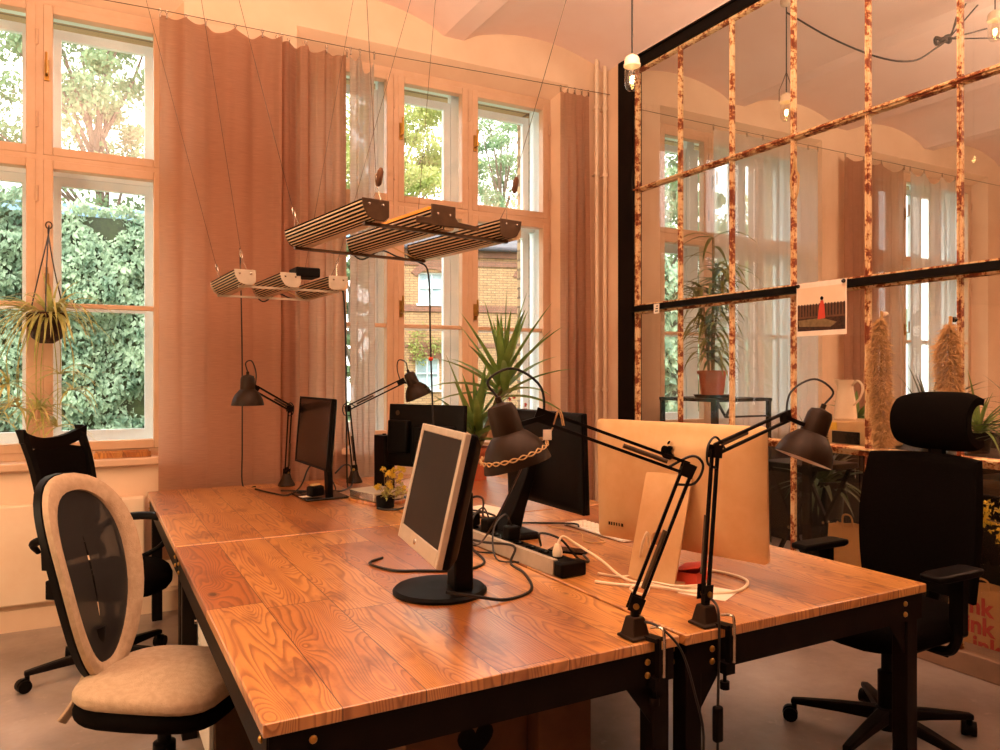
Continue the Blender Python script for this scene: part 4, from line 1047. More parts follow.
cable('cable', 'black cable tangle left of the foot of the large black monitor', [(1.44, 3.0, z+.05), (1.52, 3.12, z+.03), (1.60, 3.06, z+.02), (1.58, 2.96, z+.05), (1.50, 3.03, z+.07), (1.45, 3.18, z+.02), (1.56, 3.26, z+.01), (1.62, 3.15, z+.03)], .005)
cable('cable', 'black cable curving on the back right desk behind the large monitor', [(1.62, 3.02, z), (1.74, 2.98, z), (1.84, 2.92, z), (1.90, 2.80, z+.012), (1.88, 2.74, z+.012)], .004)
cable('cable', 'black cable loops behind the thin monitor at the curtain', [(.86, 4.62, z), (.92, 4.40, z), (.98, 4.30, z), (1.08, 4.42, z+.03), (1.16, 4.52, z+.13), (1.24, 4.50, z+.10), (1.28, 4.40, z), (1.20, 4.34, z), (1.05, 4.36, z+.01), (.98, 4.48, z)], .005)
cable('cable', 'black cable arching between the thin monitor and the tilted lamp', [(1.22, 4.2, z+.12), (1.30, 4.30, z+.15), (1.38, 4.42, z+.12), (1.40, 4.46, z+.02), (1.36, 4.40, z), (1.28, 4.30, z), (1.24, 4.34, z)], .005)
cable('cable', 'black cable hanging from the back of the monitor with two casings', [(1.56, 3.80, .98), (1.52, 3.78, .86), (1.48, 3.74, .78), (1.44, 3.66, z), (1.36, 3.58, z), (1.30, 3.60, z), (1.28, 3.66, z)], .006)
cable('cable', 'black cable dangling in front of the brown curtain to the desk', [(.81, 4.84, 2.2), (.82, 4.83, 1.6), (.82, 4.82, 1.0), (.82, 4.80, z), (.88, 4.72, z)], .004)
cable('cable', 'grey cable strung below the keyboard', [(1.80, 2.86, z), (1.84, 2.70, z), (1.80, 2.6, z+.01), (1.76, 2.52, z), (1.83, 2.48, z), (1.86, 2.60, z)], .0025, 'cord_tan')
# cable with inline switch hanging down beside the clamp
cable('cable', 'black lamp cable running down past the desk seam from the left clamp', [(1.247, 1.545, .785), (1.28, 1.505, .775), (1.325, 1.475, .72), (1.375, 1.478, .60), (1.40, 1.47, .45), (1.37, 1.50, .2), (1.30, 1.60, .01)], .0035)
t = thing('switch_cable', 'black lamp cable with a switch hanging beside the front right desk leg', 'cable', (1.455, 1.478, .3), 0)
build('cord', MB().tube(smooth_path([(1.478, 1.535, .82), (1.472, 1.495, .80), (1.462, 1.478, .74), (1.457, 1.476, .60), (1.455, 1.476, .54)]), .0035, 6).tube(smooth_path([(1.455, 1.476, .455), (1.45, 1.478, .35), (1.43, 1.50, .12), (1.44, 1.6, .006)]), .0035, 6), 'cable_b', t, True)
build('switch', MB().box((1.455, 1.476, .50), (.026, .02, .095)), 'black', t, True, bevel=.006)
for i, (lb, pts) in enumerate((('black cable lying on the floor under the beige chair', [(-.05, 2.2, .006), (.1, 2.45, .006), (.3, 2.75, .006), (.42, 2.78, .006), (.5, 2.66, .006), (.36, 2.6, .006), (.2, 2.42, .006)]), ('black cable on the floor running under the front left desk', [(.22, 2.3, .016), (.4, 2.55, .018), (.62, 2.6, .006), (.8, 2.45, .006), (.9, 2.6, .006)]), ('knot of black cable on the floor under the back left desk', [(.42, 3.9, .006), (.5, 4.0, .02), (.42, 4.1, .03), (.36, 4.0, .012), (.46, 3.92, .035), (.54, 4.06, .02), (.44, 4.2, .006)]))):
    cable('cable', lb, pts, .006)
o = build('floor_socket', MB().box((.32, 2.62, .025), (.07, .12, .04), Matrix.Rotation(.5, 3, 'Z')), 'black', bevel=.008)
recenter(tag(o, 'small black socket block on the floor under the front left desk', 'socket'))
# tray on the sill
t = thing('wooden_tray', 'flat wooden tray on the sill at the left window, touching the curtain', 'tray', (.17, 5.03, .931), 0)
build('base', MB().box((0, 0, .004), (.30, .12, .006)), 'pine', t)
build('rim', MB().bb(-.15, .15, -.06, -.054, .007, .035).bb(-.15, .15, .054, .06, .007, .035).bb(-.15, -.144, -.054, .054, .007, .035).bb(.144, .15, -.054, .054, .007, .035), 'pine', t)
# ------------------------------------------------------------------ HANGING GROW LIGHTS
M['alu_rib'] = pm('ribbed_aluminium', '#c8ae8a', '#d6bd98', .4, .3, scale=12)
def grow_light(label, near, rot, L, W, s, hooks, big):
    n0 = V(near); r = math.radians(rot); u = V((-math.sin(r), math.cos(r), 0)); v = V((math.cos(r), math.sin(r), 0))
    t = thing('hanging_light', label, 'light', tuple(n0+u*L/2+v*W/2), 0)
    def pb(n, mb, m, p=t, **k): return build(n, mb, m, p, True, **k)
    w, h = .115*s, .075*s
    def profile(mirror):
        """D-shaped heat sink: flat top, one straight side, one rounded side with ribs"""
        out = [(-w/2, 0), (w/2, 0)]
        core = [(w/2, -h*.75), (w*.42, -h)]
        arc = [(-w/2+w*.62*(1-math.cos(a)), -h*math.sin(a)) for a in [PI/2*(1-i/26) for i in range(27)]]
        ar2 = []
        nr = 8
        for i in range(nr):
            for f_, k in ((.10, 0), (.55, 0), (.62, 1), (.98, 1)):
                a = PI/2*(1-(i+f_)/nr); d = .011*s*k
                ar2.append((-w/2+w*.62*(1-math.cos(a))+math.cos(a)*d, -h*math.sin(a)+math.sin(a)*d))
        pts = out+core+[(-w/2+w*.62, -h)]+ar2
        return [(x*(-1 if mirror else 1), z) for x, z in pts]
    offs = (0, .47, 1)
    for i, o in enumerate(offs):
        mir = o == 1
        base = n0+v*(W*o)+(u*(-.06*s) if (o == .47 and 0) else V())
        prf = profile(mir and 0)
        rings = [[base+u*d+v*x+V((0, 0, z+h*.5)) for x, z in prf] for d in (0, L)]
        mb_ = MB(); A_, B_ = [[mb_.b.verts.new(p) for p in r_] for r_ in rings]; n_ = len(A_)
        for q_ in range(n_):
            mb_.mi = 1 if (q_ >= 5 and (q_-5) % 4 in (1, 2, 3)) else 0  # grooves coloured black, painting in the shade between the ribs
            mb_._f([A_[q_], A_[(q_+1) % n_], B_[(q_+1) % n_], B_[q_]])
        mb_.mi = 0; mb_._f(A_[::-1]); mb_._f(B_)
        hs = pb('housing', mb_, ['alu_rib', 'black'], ang=15)
        pl = [(-w/2, .004), (w/2, .004), (w/2, -h*.8), (w*.3, -h*1.03), (0, -h*1.03), (-w*.28, -h*.85), (-w*.45, -h*.4)]
        if i == 1 and big: pl = [(-w*.5, .02), (w*.5, .02), (w*.5, -h*.3), (w*.62, -h*.52), (w*1.5, -h*.62), (w*1.5, -h*.85), (-w*1.1, -h*.85), (-w*1.1, -h*.5), (-w*.5, -h*.45)]
        if mir: pl = [(-x, z) for x, z in pl][::-1]
        for d, e in ((-.006, 0), (L, L+.006)):
            if i == 1 and big and d > 0: pl = [(-w/2, .004), (w/2, .004), (w/2, -h), (-w*.3, -h)]
            ep = pb('end_plate', MB().loft([[base+u*q+v*x+V((0, 0, z+h*.5)) for x, z in pl] for q in (d, e)]), 'alu_dark' if big else 'silver', hs, bevel=.002)
            for sx in (-.25, .25):
                pb('rivet', MB().lathe([(.006*s, 0), (.005*s, .003), (.001, .004)], base+u*(d if d < 0 else e)+v*w*sx+V((0, 0, h*.28)), -u if d < 0 else u, 10), 'steel', ep)
        if i == 1 and big:
            pb('amber_strip', MB().loft([[base+u*q+v*x+V((0, 0, h*.5+z)) for x, z in ((-w*.45, .003), (w*.2, .003), (w*.2, .016), (-w*.45, .016))] for q in (.03, L*.62)]), 'amber', hs)
    for d in (.055*s, L-.03):
        pb('cross_bar', MB().bar(n0+u*d-v*.02+V((0, 0, -h*.58)), n0+u*d+v*(W+.02)+V((0, 0, -h*.58)), .022*s, .012*s), 'alu_dark' if big else 'silver')
    if not big:
        c = n0+v*W*.66+u*.02+V((0, 0, h*.65)); pb('driver_box', MB().loft([[c+u*q+v*x*1.0+V((0, 0, z)) for x, z in ((-.065, -.022), (.065, -.022), (.065, .028), (-.065, .028))] for q in (-.03, .10)]), 'black', bevel=.008)
    # wiring along the far bar
    q = L-.02
    pb('loose_wire', MB().tube(smooth_path([n0+v*W*.40+u*q+V((0, 0, -.03)), n0+v*W*.5+u*q+V((0, 0, -.06)), n0+v*W*.66+u*q+V((0, 0, -.01)), n0+v*W*.8+u*q+V((0, 0, -.03)), n0+v*W*.95+u*q+V((0, 0, -.04))]), .004, 6), 'cable_b')
    pb('loose_wire', MB().tube(smooth_path([n0+v*W*.55+u*q+V((0, 0, -.02)), n0+v*W*.68+u*q+V((0, 0, .02)), n0+v*W*.86+u*q+V((0, 0, -.01)), n0+v*W*.97+u*q+V((0, 0, -.03))]), .003, 6), 'cord_tan')
    for (a, b, hk) in hooks:
        P0 = n0+u*L*a+v*W*b+V((0, 0, h*.5)); H_ = V(hk)
        d = (H_-P0).normalized()
        wr = pb('suspension_wire', MB().tube([P0+d*.10, H_], .0012, 5), 'alu_dark')
        pb('carabiner', MB().tube([P0+d*(.085+.022*math.cos(x))+d.orthogonal().normalized()*.008*math.sin(x) for x in [i*PI/6 for i in range(12)]], .0025, 5, True), 'steel', wr)
        pb('tether', MB().tube([P0+V((-.02, 0, -.01)), P0+d*.065, P0+V((.02, 0, -.01))], .0022, 5), 'steel', wr)
        pb('ceiling_hook', MB().tube([H_+V((0, 0, .06)), H_, H_+V((.012, 0, -.012)), H_+V((.02, 0, .0))], .003, 6), 'steel', wr)
    return t, n0, u, v
t, n0, u, v = grow_light('large hanging light of three ribbed metal bars with an amber strip over the front desks', (.905, 2.611, 2.015), 8, .75, .614, .95,
    [(.97, .0, (.391, 3.58, 3.9)), (.04, .04, (.827, 2.658, 3.9)), (.03, .96, (1.954, 2.461, 3.9)), (.97, .96, (1.532, 3.376, 3.9))], True)
for a, dx in ((V((.925, 2.62, 2.12)), 0), (V((1.515, 2.66, 2.17)), 0)):
    build('wooden_toggle', MB().lathe([(.004, -.035), (.011, -.025), (.012, .02), (.005, .034)], a+V((0, 0, .02)), (.15, -.05, 1), 12), 'card', t, True)
cf = n0+u*.73+v*.60
cable('cable', 'dark cable with a red clip hanging from the large light to the desk', [cf+V((0, 0, -.04)), (1.47, 3.45, 1.92), (1.485, 3.46, 1.6), (1.50, 3.47, 1.3), (1.52, 3.48, .95), (1.53, 3.5, TZ+.006)], .0045)
o = build('red_clip', MB().ball((1.489, 3.464, 1.50), .011, 12, (1.2, .9, 1)), 'red'); recenter(tag(o, 'small red clip on the cable hanging before the middle window', 'clip'))
grow_light('smaller hanging light of three ribbed bars in front of the brown curtains', (.676, 3.90, 1.905), 3, .60, .48, .92,
    [(.04, 0, (.401, 4.049, 3.9)), (.97, 0, (.194, 4.744, 3.9)), (.04, .96, (1.614, 3.676, 3.9)), (.97, .96, (1.419, 4.364, 3.9))], False)
cable('cable', 'black cable hanging from the smaller light down along the curtain to the desk', [(1.17, 3.93, 1.885), (1.20, 3.97, 1.84), (1.225, 4.02, 1.6), (1.26, 4.12, 1.2), (1.33, 4.34, .85), (1.36, 4.42, TZ+.006)], .005)

# ------------------------------------------------------------------ PENDANT BULBS
def pendant(label, x, y, z, ztop, s=1., loop=False):
    t = thing('pendant_lamp', label, 'lamp', (x, y, z), 0)
    build('cord', MB().cyl((x, y, z+.17*s), (x, y, ztop), .0042, seg=8), 'cable_b', t, True)
    build('socket', MB().lathe([(.012*s, .172*s), (.016*s, .168*s), (.030*s, .160*s), (.036*s, .150*s), (.037*s, .128*s), (.040*s, .126*s), (.040*s, .116*s), (.034*s, .114*s)], (x, y, z), seg=24), 'porcelain', t, True)
    build('glass_dome', MB().lathe([(.034*s, .116*s), (.036*s, .05*s), (.032*s, .018*s), (.022*s, .004*s), (.008*s, 0)], (x, y, z), seg=24), 'bulbglass', t, True)
    b = build('bulb', MB().lathe([(.012*s, .114*s), (.013*s, .095*s), (.021*s, .07*s), (.023*s, .05*s), (.016*s, .03*s), (.004*s, .024*s)], (x, y, z), seg=16), 'bulbglass', t, True)
    build('filament', MB().tube([(x+.009*s*math.cos(i*1.3), y+.009*s*math.sin(i*1.3), z+s*(.038+.0022*i)) for i in range(15)], .0022*s, 5), M_fil, b, True)
    build('ceiling_cup', MB().lathe([(.04, 0), (.036, -.03), (.01, -.045)], (x, y, ztop), seg=16), 'porcelain', t, True)
    if loop:
        for sx in (-1, 1): build('hanger_wire', MB().tube([(x, y, z+.30*s), (x+sx*.02*s, y-sx*.01, z+.24*s), (x+sx*.042*s, y-sx*.02, z+.185*s), (x+sx*.042*s, y-sx*.02, z+.12*s)], .003, 6), 'alu_dark', t, True)
    return t
def fil_mat():
    k = N('glowing_filament'); e = k.n('Emission'); e.inputs[0].default_value = (1, .62, .22, 1); e.inputs[1].default_value = 40; return k.done(e.outputs[0])
M_fil = fil_mat()
pendant('bare glowing bulb in white porcelain socket hanging in front of the glass partition', 2.271, 2.863, 2.775, 3.93)
pendant('bare bulb in porcelain socket hanging from wires in the room behind the glass', 4.1, 3.53, 3.12, 3.93, 1.1, True)
pendant('bare bulb in porcelain socket at the top right corner behind the glass', 5.10, 2.74, 3.56, 3.93, 1.15)
cable('cable', 'black cable sagging below the ceiling of the room behind the glass', [(4.1, 3.53, 3.85), (4.25, 3.3, 3.62), (4.45, 3.1, 3.46), (4.65, 3.0, 3.44), (4.85, 2.98, 3.55), (5.0, 2.97, 3.66), (5.06, 2.96, 3.80)], .006)
t = thing('cable_ring', 'dark cable knot with splayed wires under the ceiling behind the glass', 'cable', (4.95, 2.95, 3.64), 0)
build('knot', MB().tube([(4.92+.05*math.cos(a), 2.97+.04*math.sin(a), 3.62+.012*math.sin(3*a)) for a in [i*PI/8 for i in range(32)]], .012, 6), 'cable_b', t, True)
for e in ((5.3, 2.9, 3.75), (5.35, 2.8, 3.66), (5.1, 2.9, 3.92), (5.2, 2.86, 3.92)): build('wire', MB().cyl((4.96, 2.955, 3.63), e, .005, seg=6), 'cable_b', t, True)

# ------------------------------------------------------------------ PLANTS
def blade(mb, base, dirv, length, width, droop, n=8, fold=.25, twist=0):
    """long tapering leaf that bends under its weight"""
    d = V(dirv).normalized(); p = V(base); side = d.cross(V((0, 0, 1)))
    side = side.normalized() if side.length > .05 else V((math.cos(twist), math.sin(twist), 0))
    rows = []
    for i in range(n+1):
        s = i/n; wd_ = width*(1-s)**.8*min(1, .45+s*3)
        up = side.cross(d).normalized()
        rows.append([mb.b.verts.new(p-side*wd_/2+up*wd_*fold), mb.b.verts.new(p), mb.b.verts.new(p+side*wd_/2+up*wd_*fold)])
        p = p+d*length/n; d = (d+V((0, 0, -droop/n))).normalized()
    for a, b in zip(rows, rows[1:]):
        mb._f([a[0], a[1], b[1], b[0]]); mb._f([a[1], a[2], b[2], b[1]])
def pot(t, c, r, h, mat, soil=True, rim=True):
    pr = [(r*.72, 0), (r*.92, h*.86)]+([(r*1.02, h*.86), (r*1.04, h)] if rim else [(r, h)])+[(r*.94, h), (r*.88, h*.88)]
    build('pot', MB().lathe(pr+[(.001, h*.88)], c, seg=28), mat, t, True)
    build('soil', MB().lathe([(r*.88, h*.885), (r*.5, h*.91), (.001, h*.92)], c, seg=20, cap=False), 'soil', t, True)
# yucca on the back right desk
t = thing('potted_yucca', 'tall green yucca with sword leaves in a pot on the back right desk', 'plant', (2.20, 4.42, TZ), 0)
pot(t, (2.20, 4.42, TZ), .12, .21, 'terracotta')
crowns = [((2.385, 4.36, 1.33), 26, .60), ((2.20, 4.40, 1.05), 20, .50)]
m = MB(); m.tube(smooth_path([(2.21, 4.42, TZ+.17), (2.26, 4.41, 1.0), (2.34, 4.38, 1.2), (2.385, 4.36, 1.36)]), .022, 10); build('trunk', m, 'stem', t, True)
m = MB(); m.tube(smooth_path([(2.19, 4.43, TZ+.17), (2.19, 4.42, .95), (2.21, 4.40, 1.07)]), .017, 10); build('trunk', m, 'stem', t, True)
rnd = random.Random(21); m = MB()
for (c, n, L) in crowns:
    for i in range(n):
        a = i*2.4; el = .15+1.35*(i/n)**.8+rnd.uniform(-.1, .1)
        d = V((math.cos(a)*math.cos(el), math.sin(a)*math.cos(el)*.8-.08, math.sin(el)))
        if c[1]+d.y*L > 4.80: d.y = (4.80-c[1])/L
        blade(m, V(c)+V((rnd.uniform(-.02, .02), rnd.uniform(-.02, .02), -.06+.10*i/n)), d, L*rnd.uniform(.75, 1.12), .08, .9*(1-el/1.6)+.05, twist=a)
build('leaves', m, 'leaf_yucca', t, True, recalc=False)
# small red flowered plant on the sill
t = thing('flower_pot', 'small potted plant with red flowers on the sill right of the yucca', 'plant', (2.80, 5.02, .931), 0)
pot(t, (2.80, 5.02, .931), .075, .12, 'terracotta')
m = MB()
for i in range(26):
    a = rnd.uniform(0, 6.28); el = rnd.uniform(.3, 1.3); blade(m, (2.80, 5.0, 1.03), (math.cos(a)*math.cos(el), -abs(math.sin(a))*math.cos(el)*.6+.02, math.sin(el)), rnd.uniform(.12, .24), .03, .8)
for i in range(10):
    m2 = MB()
    q_ = (2.80+rnd.uniform(-.1, .1), 4.95+rnd.uniform(-.06, .05), 1.16+rnd.uniform(-.04, .1))
    for _k in range(3): leafcloud(m2, rnd, q_, .012, 1, .022)
    build('flower', m2, 'leaf_red', t, True, flat=True, recalc=False)
build('leaves', m, 'leaf_yucca', t, True, recalc=False)
# spider plant hanging from the window handle
hx, hy = -.215, 4.99
t = thing('hanging_plant', 'spider plant trailing from a dark coir pot hung on cords at the left window', 'plant', (hx, hy, 1.60), 0)
build('pot', MB().lathe([(.035, 0), (.075, .03), (.098, .10), (.103, .17), (.097, .172), (.09, .14), (.001, .14)], (hx, hy, 1.60), seg=28), 'pot_brown', t, True)
build('soil', MB().lathe([(.09, .141), (.001, .152)], (hx, hy, 1.60), cap=False), 'soil', t, True)
for k in range(3):
    a = 2*PI*k/3+.5
    build('hanging_cord', MB().tube(smooth_path([(hx+.099*math.cos(a), hy+.099*math.sin(a), 1.77), (hx+.045*math.cos(a), hy+.045*math.sin(a), 2.0), (hx+.006, hy+.03, 2.22), (hx+.006, 5.085, 2.285)]), .0035, 6), 'cable_b', t, True)
build('hanging_ring', MB().tube([(hx+.006+.016*math.cos(a), 5.075, 2.285+.02*math.sin(a)) for a in [i*PI/6 for i in range(12)]], .004, 6, True), 'alu_dark', t, True)
m = MB(); rnd = random.Random(8)
for i in range(80):
    a = rnd.uniform(0, 6.28); el = rnd.uniform(-.1, 1.1)
    d = V((math.cos(a)*math.cos(el)-.25, math.sin(a)*math.cos(el)*.7-.1, math.sin(el)))
    b0 = V((hx+.05*math.cos(a), hy+.05*math.sin(a)*.6, 1.75)); 
    if b0.y+d.y*.2 > 5.07: d.y = -.1
    blade(m, b0, d, rnd.uniform(.22, .44), .025, rnd.uniform(1.6, 3.6), 10, .15)
st = MB()
for k in range(9):
    e = V((hx-.24+.045*k+rnd.uniform(-.03, .03), hy-.10+rnd.uniform(-.03, .05), 1.12+rnd.uniform(0, .32)))
    st.tube(smooth_path([(hx-.03, hy-.05, 1.76), (hx-.10+.02*k, hy-.11, 1.74), (e.x, e.y, (1.74+e.z)/2), e]), .0025, 5)
    for i in range(15):
        a = rnd.uniform(0, 6.28); blade(m, e, (math.cos(a), math.sin(a)*.5-.05, rnd.uniform(-.3, .8)), rnd.uniform(.12, .28), .020, rnd.uniform(1.2, 2.8), 7, .15)
build('runners', st, 'leaf_spider', t, True); build('leaves', m, 'leaf_spider', t, True, recalc=False)

# ------------------------------------------------------------------ ON THE PARTITION
t = thing('photo_print', 'photo print of a figure in red by a fence, held on the partition by magnets', 'picture', (3.585, 2.855, 1.642), 0)
def prt(n, y0, y1, z0, z1, m, dx): build(n, MB().bb(3.592-dx-.0004, 3.592-dx, y0, y1, z0, z1), m, t, True, flat=True)
ya, yb, za, zb = 2.69, 3.02, 1.642, 1.945
prt('sheet', ya, yb, za, zb, 'paper', 0)
prt('printed_sky', ya+.008, yb-.008, za+.16, zb-.03, 'cream', .0006)
prt('printed_fence', ya+.008, yb-.008, za+.10, za+.175, 'card', .0009)
for k in range(16): prt('printed_rail', ya+.01+k*.0198, ya+.02+k*.0198, za+.11, za+.18, 'pot_brown', .0012)
prt('printed_ground', ya+.008, yb-.008, za+.028, za+.10, 'pot_brown', .0009)
build('printed_log', MB().prism([(ya+.1, .045), (yb-.02, .055), (yb-.012, .09), (ya+.16, .098), (ya+.06, .07)], .0004, Matrix(((0, 0, -1, 3.5908), (1, 0, 0, 0), (0, 1, 0, za), (0, 0, 0, 1)))), 'stem', t, True, flat=True)
build('printed_figure', MB().prism([(ya+.135, .095), (ya+.185, .09), (ya+.175, .16), (ya+.165, .195), (ya+.148, .195), (ya+.14, .16)], .0004, Matrix(((0, 0, -1, 3.5903), (1, 0, 0, 0), (0, 1, 0, za), (0, 0, 0, 1)))), 'red', t, True, flat=True)
build('printed_head', MB().lathe([(.011, 0), (.011, .0005)], (3.5898, ya+.157, za+.207), (-1, 0, 0), 14), 'black', t, True)
for y, lb in ((3.005, 'black round magnet at the left top corner of the photo print'), (2.705, 'black round magnet at the right top corner of the photo print')):
    o = build('magnet', MB().lathe([(.011, 0), (.012, .004), (.009, .012), (.004, .014)], (3.5895, y, 1.93), (-1, 0, 0), 16), 'blackgloss'); recenter(tag(o, lb, 'magnet'))
o = pbuild('sticker', MB().bb(3.597, 3.5985, 4.225, 4.285, 1.865, 1.935), 'paper')
for k in range(3): 
    build('ink_mark', MB().bb(3.5962, 3.5968, 4.24, 4.27-.006*k, 1.878+.018*k, 1.886+.018*k), 'black', o, True)
def pampas(label, y, z0, z1, seed, r):
    t = thing('dried_pampas', label, 'dried plant', (3.60, y, z0), 0); rnd = random.Random(seed); m = MB()
    build('stalks', MB().tube(smooth_path([(3.60, y, z1+.04), (3.605, y+.005, (z0+z1)/2), (3.60, y+.01, z0+.1)]), .008, 8), 'straw', t, True)
    for i in range(7500):
        s = rnd.random(); z = z1-(z1-z0)*s
        rr = r*(min(1, .25+s*3.2))*(1-.25*max(0, s-.75)*4)*rnd.random()**.5; a = rnd.uniform(0, 6.28)
        p = V((3.60-.01+rr*.7*math.cos(a), y+rr*math.sin(a)+.012*math.sin(s*5), z))
        if p.x > 3.64: p.x = 3.64
        d = V((math.cos(a)*.5+rnd.gauss(0, .5), math.sin(a)*.6+rnd.gauss(0, .5), -1+rnd.gauss(0, .6))).normalized(); q = d.orthogonal().normalized()*.0018; L = rnd.uniform(.015, .04)
        e = p+d*L
        if e.x > 3.65: e.x = 3.65
        m.quad(p-q, p+q, e+q*.4, e-q*.4)
    build('plume', m, 'straw', t, True, flat=True, recalc=False)
pampas('shaggy dried grass bunch hanging left on the partition, next to the photo print', 2.49, 1.05, 1.71, 3, .056)
pampas('dried grass bunch hanging behind the chair headrest under a black magnet', 2.135, 1.20, 1.66, 4, .054)
for y, z, m_, lb in ((2.49, 1.735, 'cream', 'pale clip holding the left dried grass bunch'), (2.135, 1.685, 'blackgloss', 'black magnet knob holding the right dried grass bunch')):
    o = build('magnet', MB().lathe([(.012, 0), (.014, .006), (.012, .016), (.004, .02)], (3.639, y, z), (-1, 0, 0), 16), m_); recenter(tag(o, lb, 'magnet'))
o = build('rope_loop', MB().tube([(3.63, 3.065+.028*math.sin(a)*(1 if math.cos(a) < .5 else .5), 2.56+.11*math.cos(a)) for a in [i*PI/12 for i in range(24)]], .006, 6, True).cyl((3.63, 3.068, 2.66), (3.645, 3.08, 2.72), .006), 'cord_tan')
recenter(tag(o, 'loop of tan rope hanging high on the partition', 'rope'))

# ------------------------------------------------------------------ THE ROOM BEHIND THE GLASS
t = thing('shelf_stand', 'black steel frame stand carrying the palm like plant behind the glass', 'stand', (4.40, 4.50, 0), 0)
build('top', MB().bb(4.12, 4.72, 4.20, 4.84, 1.215, 1.24), 'blacksteel', t, True)
for x in (4.14, 4.70):
    for y in (4.22, 4.82): build('leg', MB().bb(x-.015, x+.015, y-.015, y+.015, 0, 1.215), 'blacksteel', t, True)
build('brace', MB().bar((4.16, 4.22, 1.21), (4.24, 4.22, 1.10), .015, .015).bar((4.24, 4.22, 1.10), (4.32, 4.22, 1.21), .015, .015).bar((4.24, 4.22, 1.10), (4.70, 4.22, 1.10), .015, .015), 'blacksteel', t, True)
t = thing('potted_ficus', 'tall plant with drooping narrow leaves in a terracotta pot behind the glass', 'plant', (4.30, 4.42, 1.241), 0)
build('saucer', MB().lathe([(.13, 0), (.145, .025), (.14, .025), (.10, .008), (.001, .008)], (4.30, 4.42, 1.241), seg=28), 'black', t, True)
pot(t, (4.30, 4.42, 1.25), .115, .205, 'terracotta')
m = MB(); rnd = random.Random(5); tops = []
for k, (dx, dy) in enumerate(((0, 0), (.05, .03), (-.05, .02))):
    P_ = smooth_path([(4.30+dx*.5, 4.42+dy*.5, 1.43), (4.30+dx, 4.42+dy, 1.75), (4.31+dx*2.2, 4.42+dy, 2.1), (4.32+dx*3, 4.43+dy, 2.5-.25*k)]); tops.append(P_); m.tube(P_, .010, 8)
build('stems', m, 'stem', t, True); m = MB()
for i in range(170):
    P_ = tops[i % 3]; p = P_[rnd.randrange(2, len(P_))]; a = rnd.uniform(0, 6.28)
    L = rnd.uniform(.24, .42); d = V((math.cos(a), math.sin(a)*.8, rnd.uniform(.0, .9)))
    if p.y+d.y*L > 4.85: d.y = 0
    blade(m, p, d, L, .044, rnd.uniform(1.2, 2.6), 7, .12)
build('leaves', m, 'leaf_ficus', t, True, recalc=False)
# workbench, printer, jug
t = thing('workbench', 'long dark bench standing behind the lower half of the partition', 'bench', (4.15, 1.6, 0), 0)
build('top', MB().bb(3.84, 4.55, -.6, 3.25, .965, 1.0), 'black', t, True, bevel=.004)
for y in (-.5, 2.62): build('side_panel', MB().bb(3.88, 4.5, y, y+.03, 0, .965), 'black', t, True)
build('back_panel', MB().bb(4.46, 4.49, -.5, 2.62, 0.05, .965), 'black', t, True)
for y in (3.2,): build('leg', MB().bb(3.88, 3.92, y-.02, y+.02, 0, .965), 'blacksteel', t, True); build('leg', MB().bb(4.46, 4.50, y-.02, y+.02, 0, .965), 'blacksteel', t, True)
build('shelf', MB().bb(3.9, 4.45, -.47, 2.61, .80, .82), 'blacksteel', t, True)
o = build('grey_tray', MB().bb(3.92, 4.3, 1.5, 2.26, .822, .90), 'alu_dark', bevel=.004); recenter(tag(o, 'flat grey case on the shelf under the dark bench', 'case'))
t = thing('printer', 'grey printer with yellow sticker standing under the white jug', 'printer', (4.0, 2.93, 1.0), 0)
build('body', MB().bb(3.88, 4.22, 2.78, 3.08, 1.001, 1.15), 'alu', t, True, bevel=.01)
build('tray_slot', MB().bb(3.872, 3.88, 2.82, 3.0, 1.02, 1.09), 'black', t, True)
for k in range(6): build('vent', MB().bb(3.876, 3.8795, 3.03, 3.07, 1.03+.014*k, 1.036+.014*k), 'black', t, True)
build('sticker', MB().bb(3.874, 3.879, 2.97, 3.03, 1.095, 1.14), 'yellow', t, True)
t = thing('jug', 'white enamel jug with curved handle standing on the printer', 'jug', (3.98, 2.99, 1.152), 0)
build('body', MB().lathe([(.060, 0), (.066, .01), (.055, .12), (.044, .19), (.046, .22), (.050, .24), (.046, .238), (.041, .20), (.05, .1), (.001, .02)], (3.98, 2.99, 1.152), seg=28), 'porcelain', t, True)
build('spout', MB().loft([[(3.98+.02*i_, 3.03+y, 1.152+z) for i_, y, z in ((-1, 0, .195), (1, 0, .195), (1, 0, .238), (-1, 0, .238))], [(3.98+.006*i_, 3.06+y, 1.152+z) for i_, y, z in ((-1, 0, .225), (1, 0, .225), (1, .004, .245), (-1, .004, .245))]]), 'porcelain', t, True)
build('handle', MB().tube(smooth_path([(3.98, 2.945, 1.36), (3.97, 2.90, 1.385), (3.97, 2.868, 1.35), (3.975, 2.885, 1.29), (3.98, 2.935, 1.24)]), .007, 8), 'porcelain', t, True)
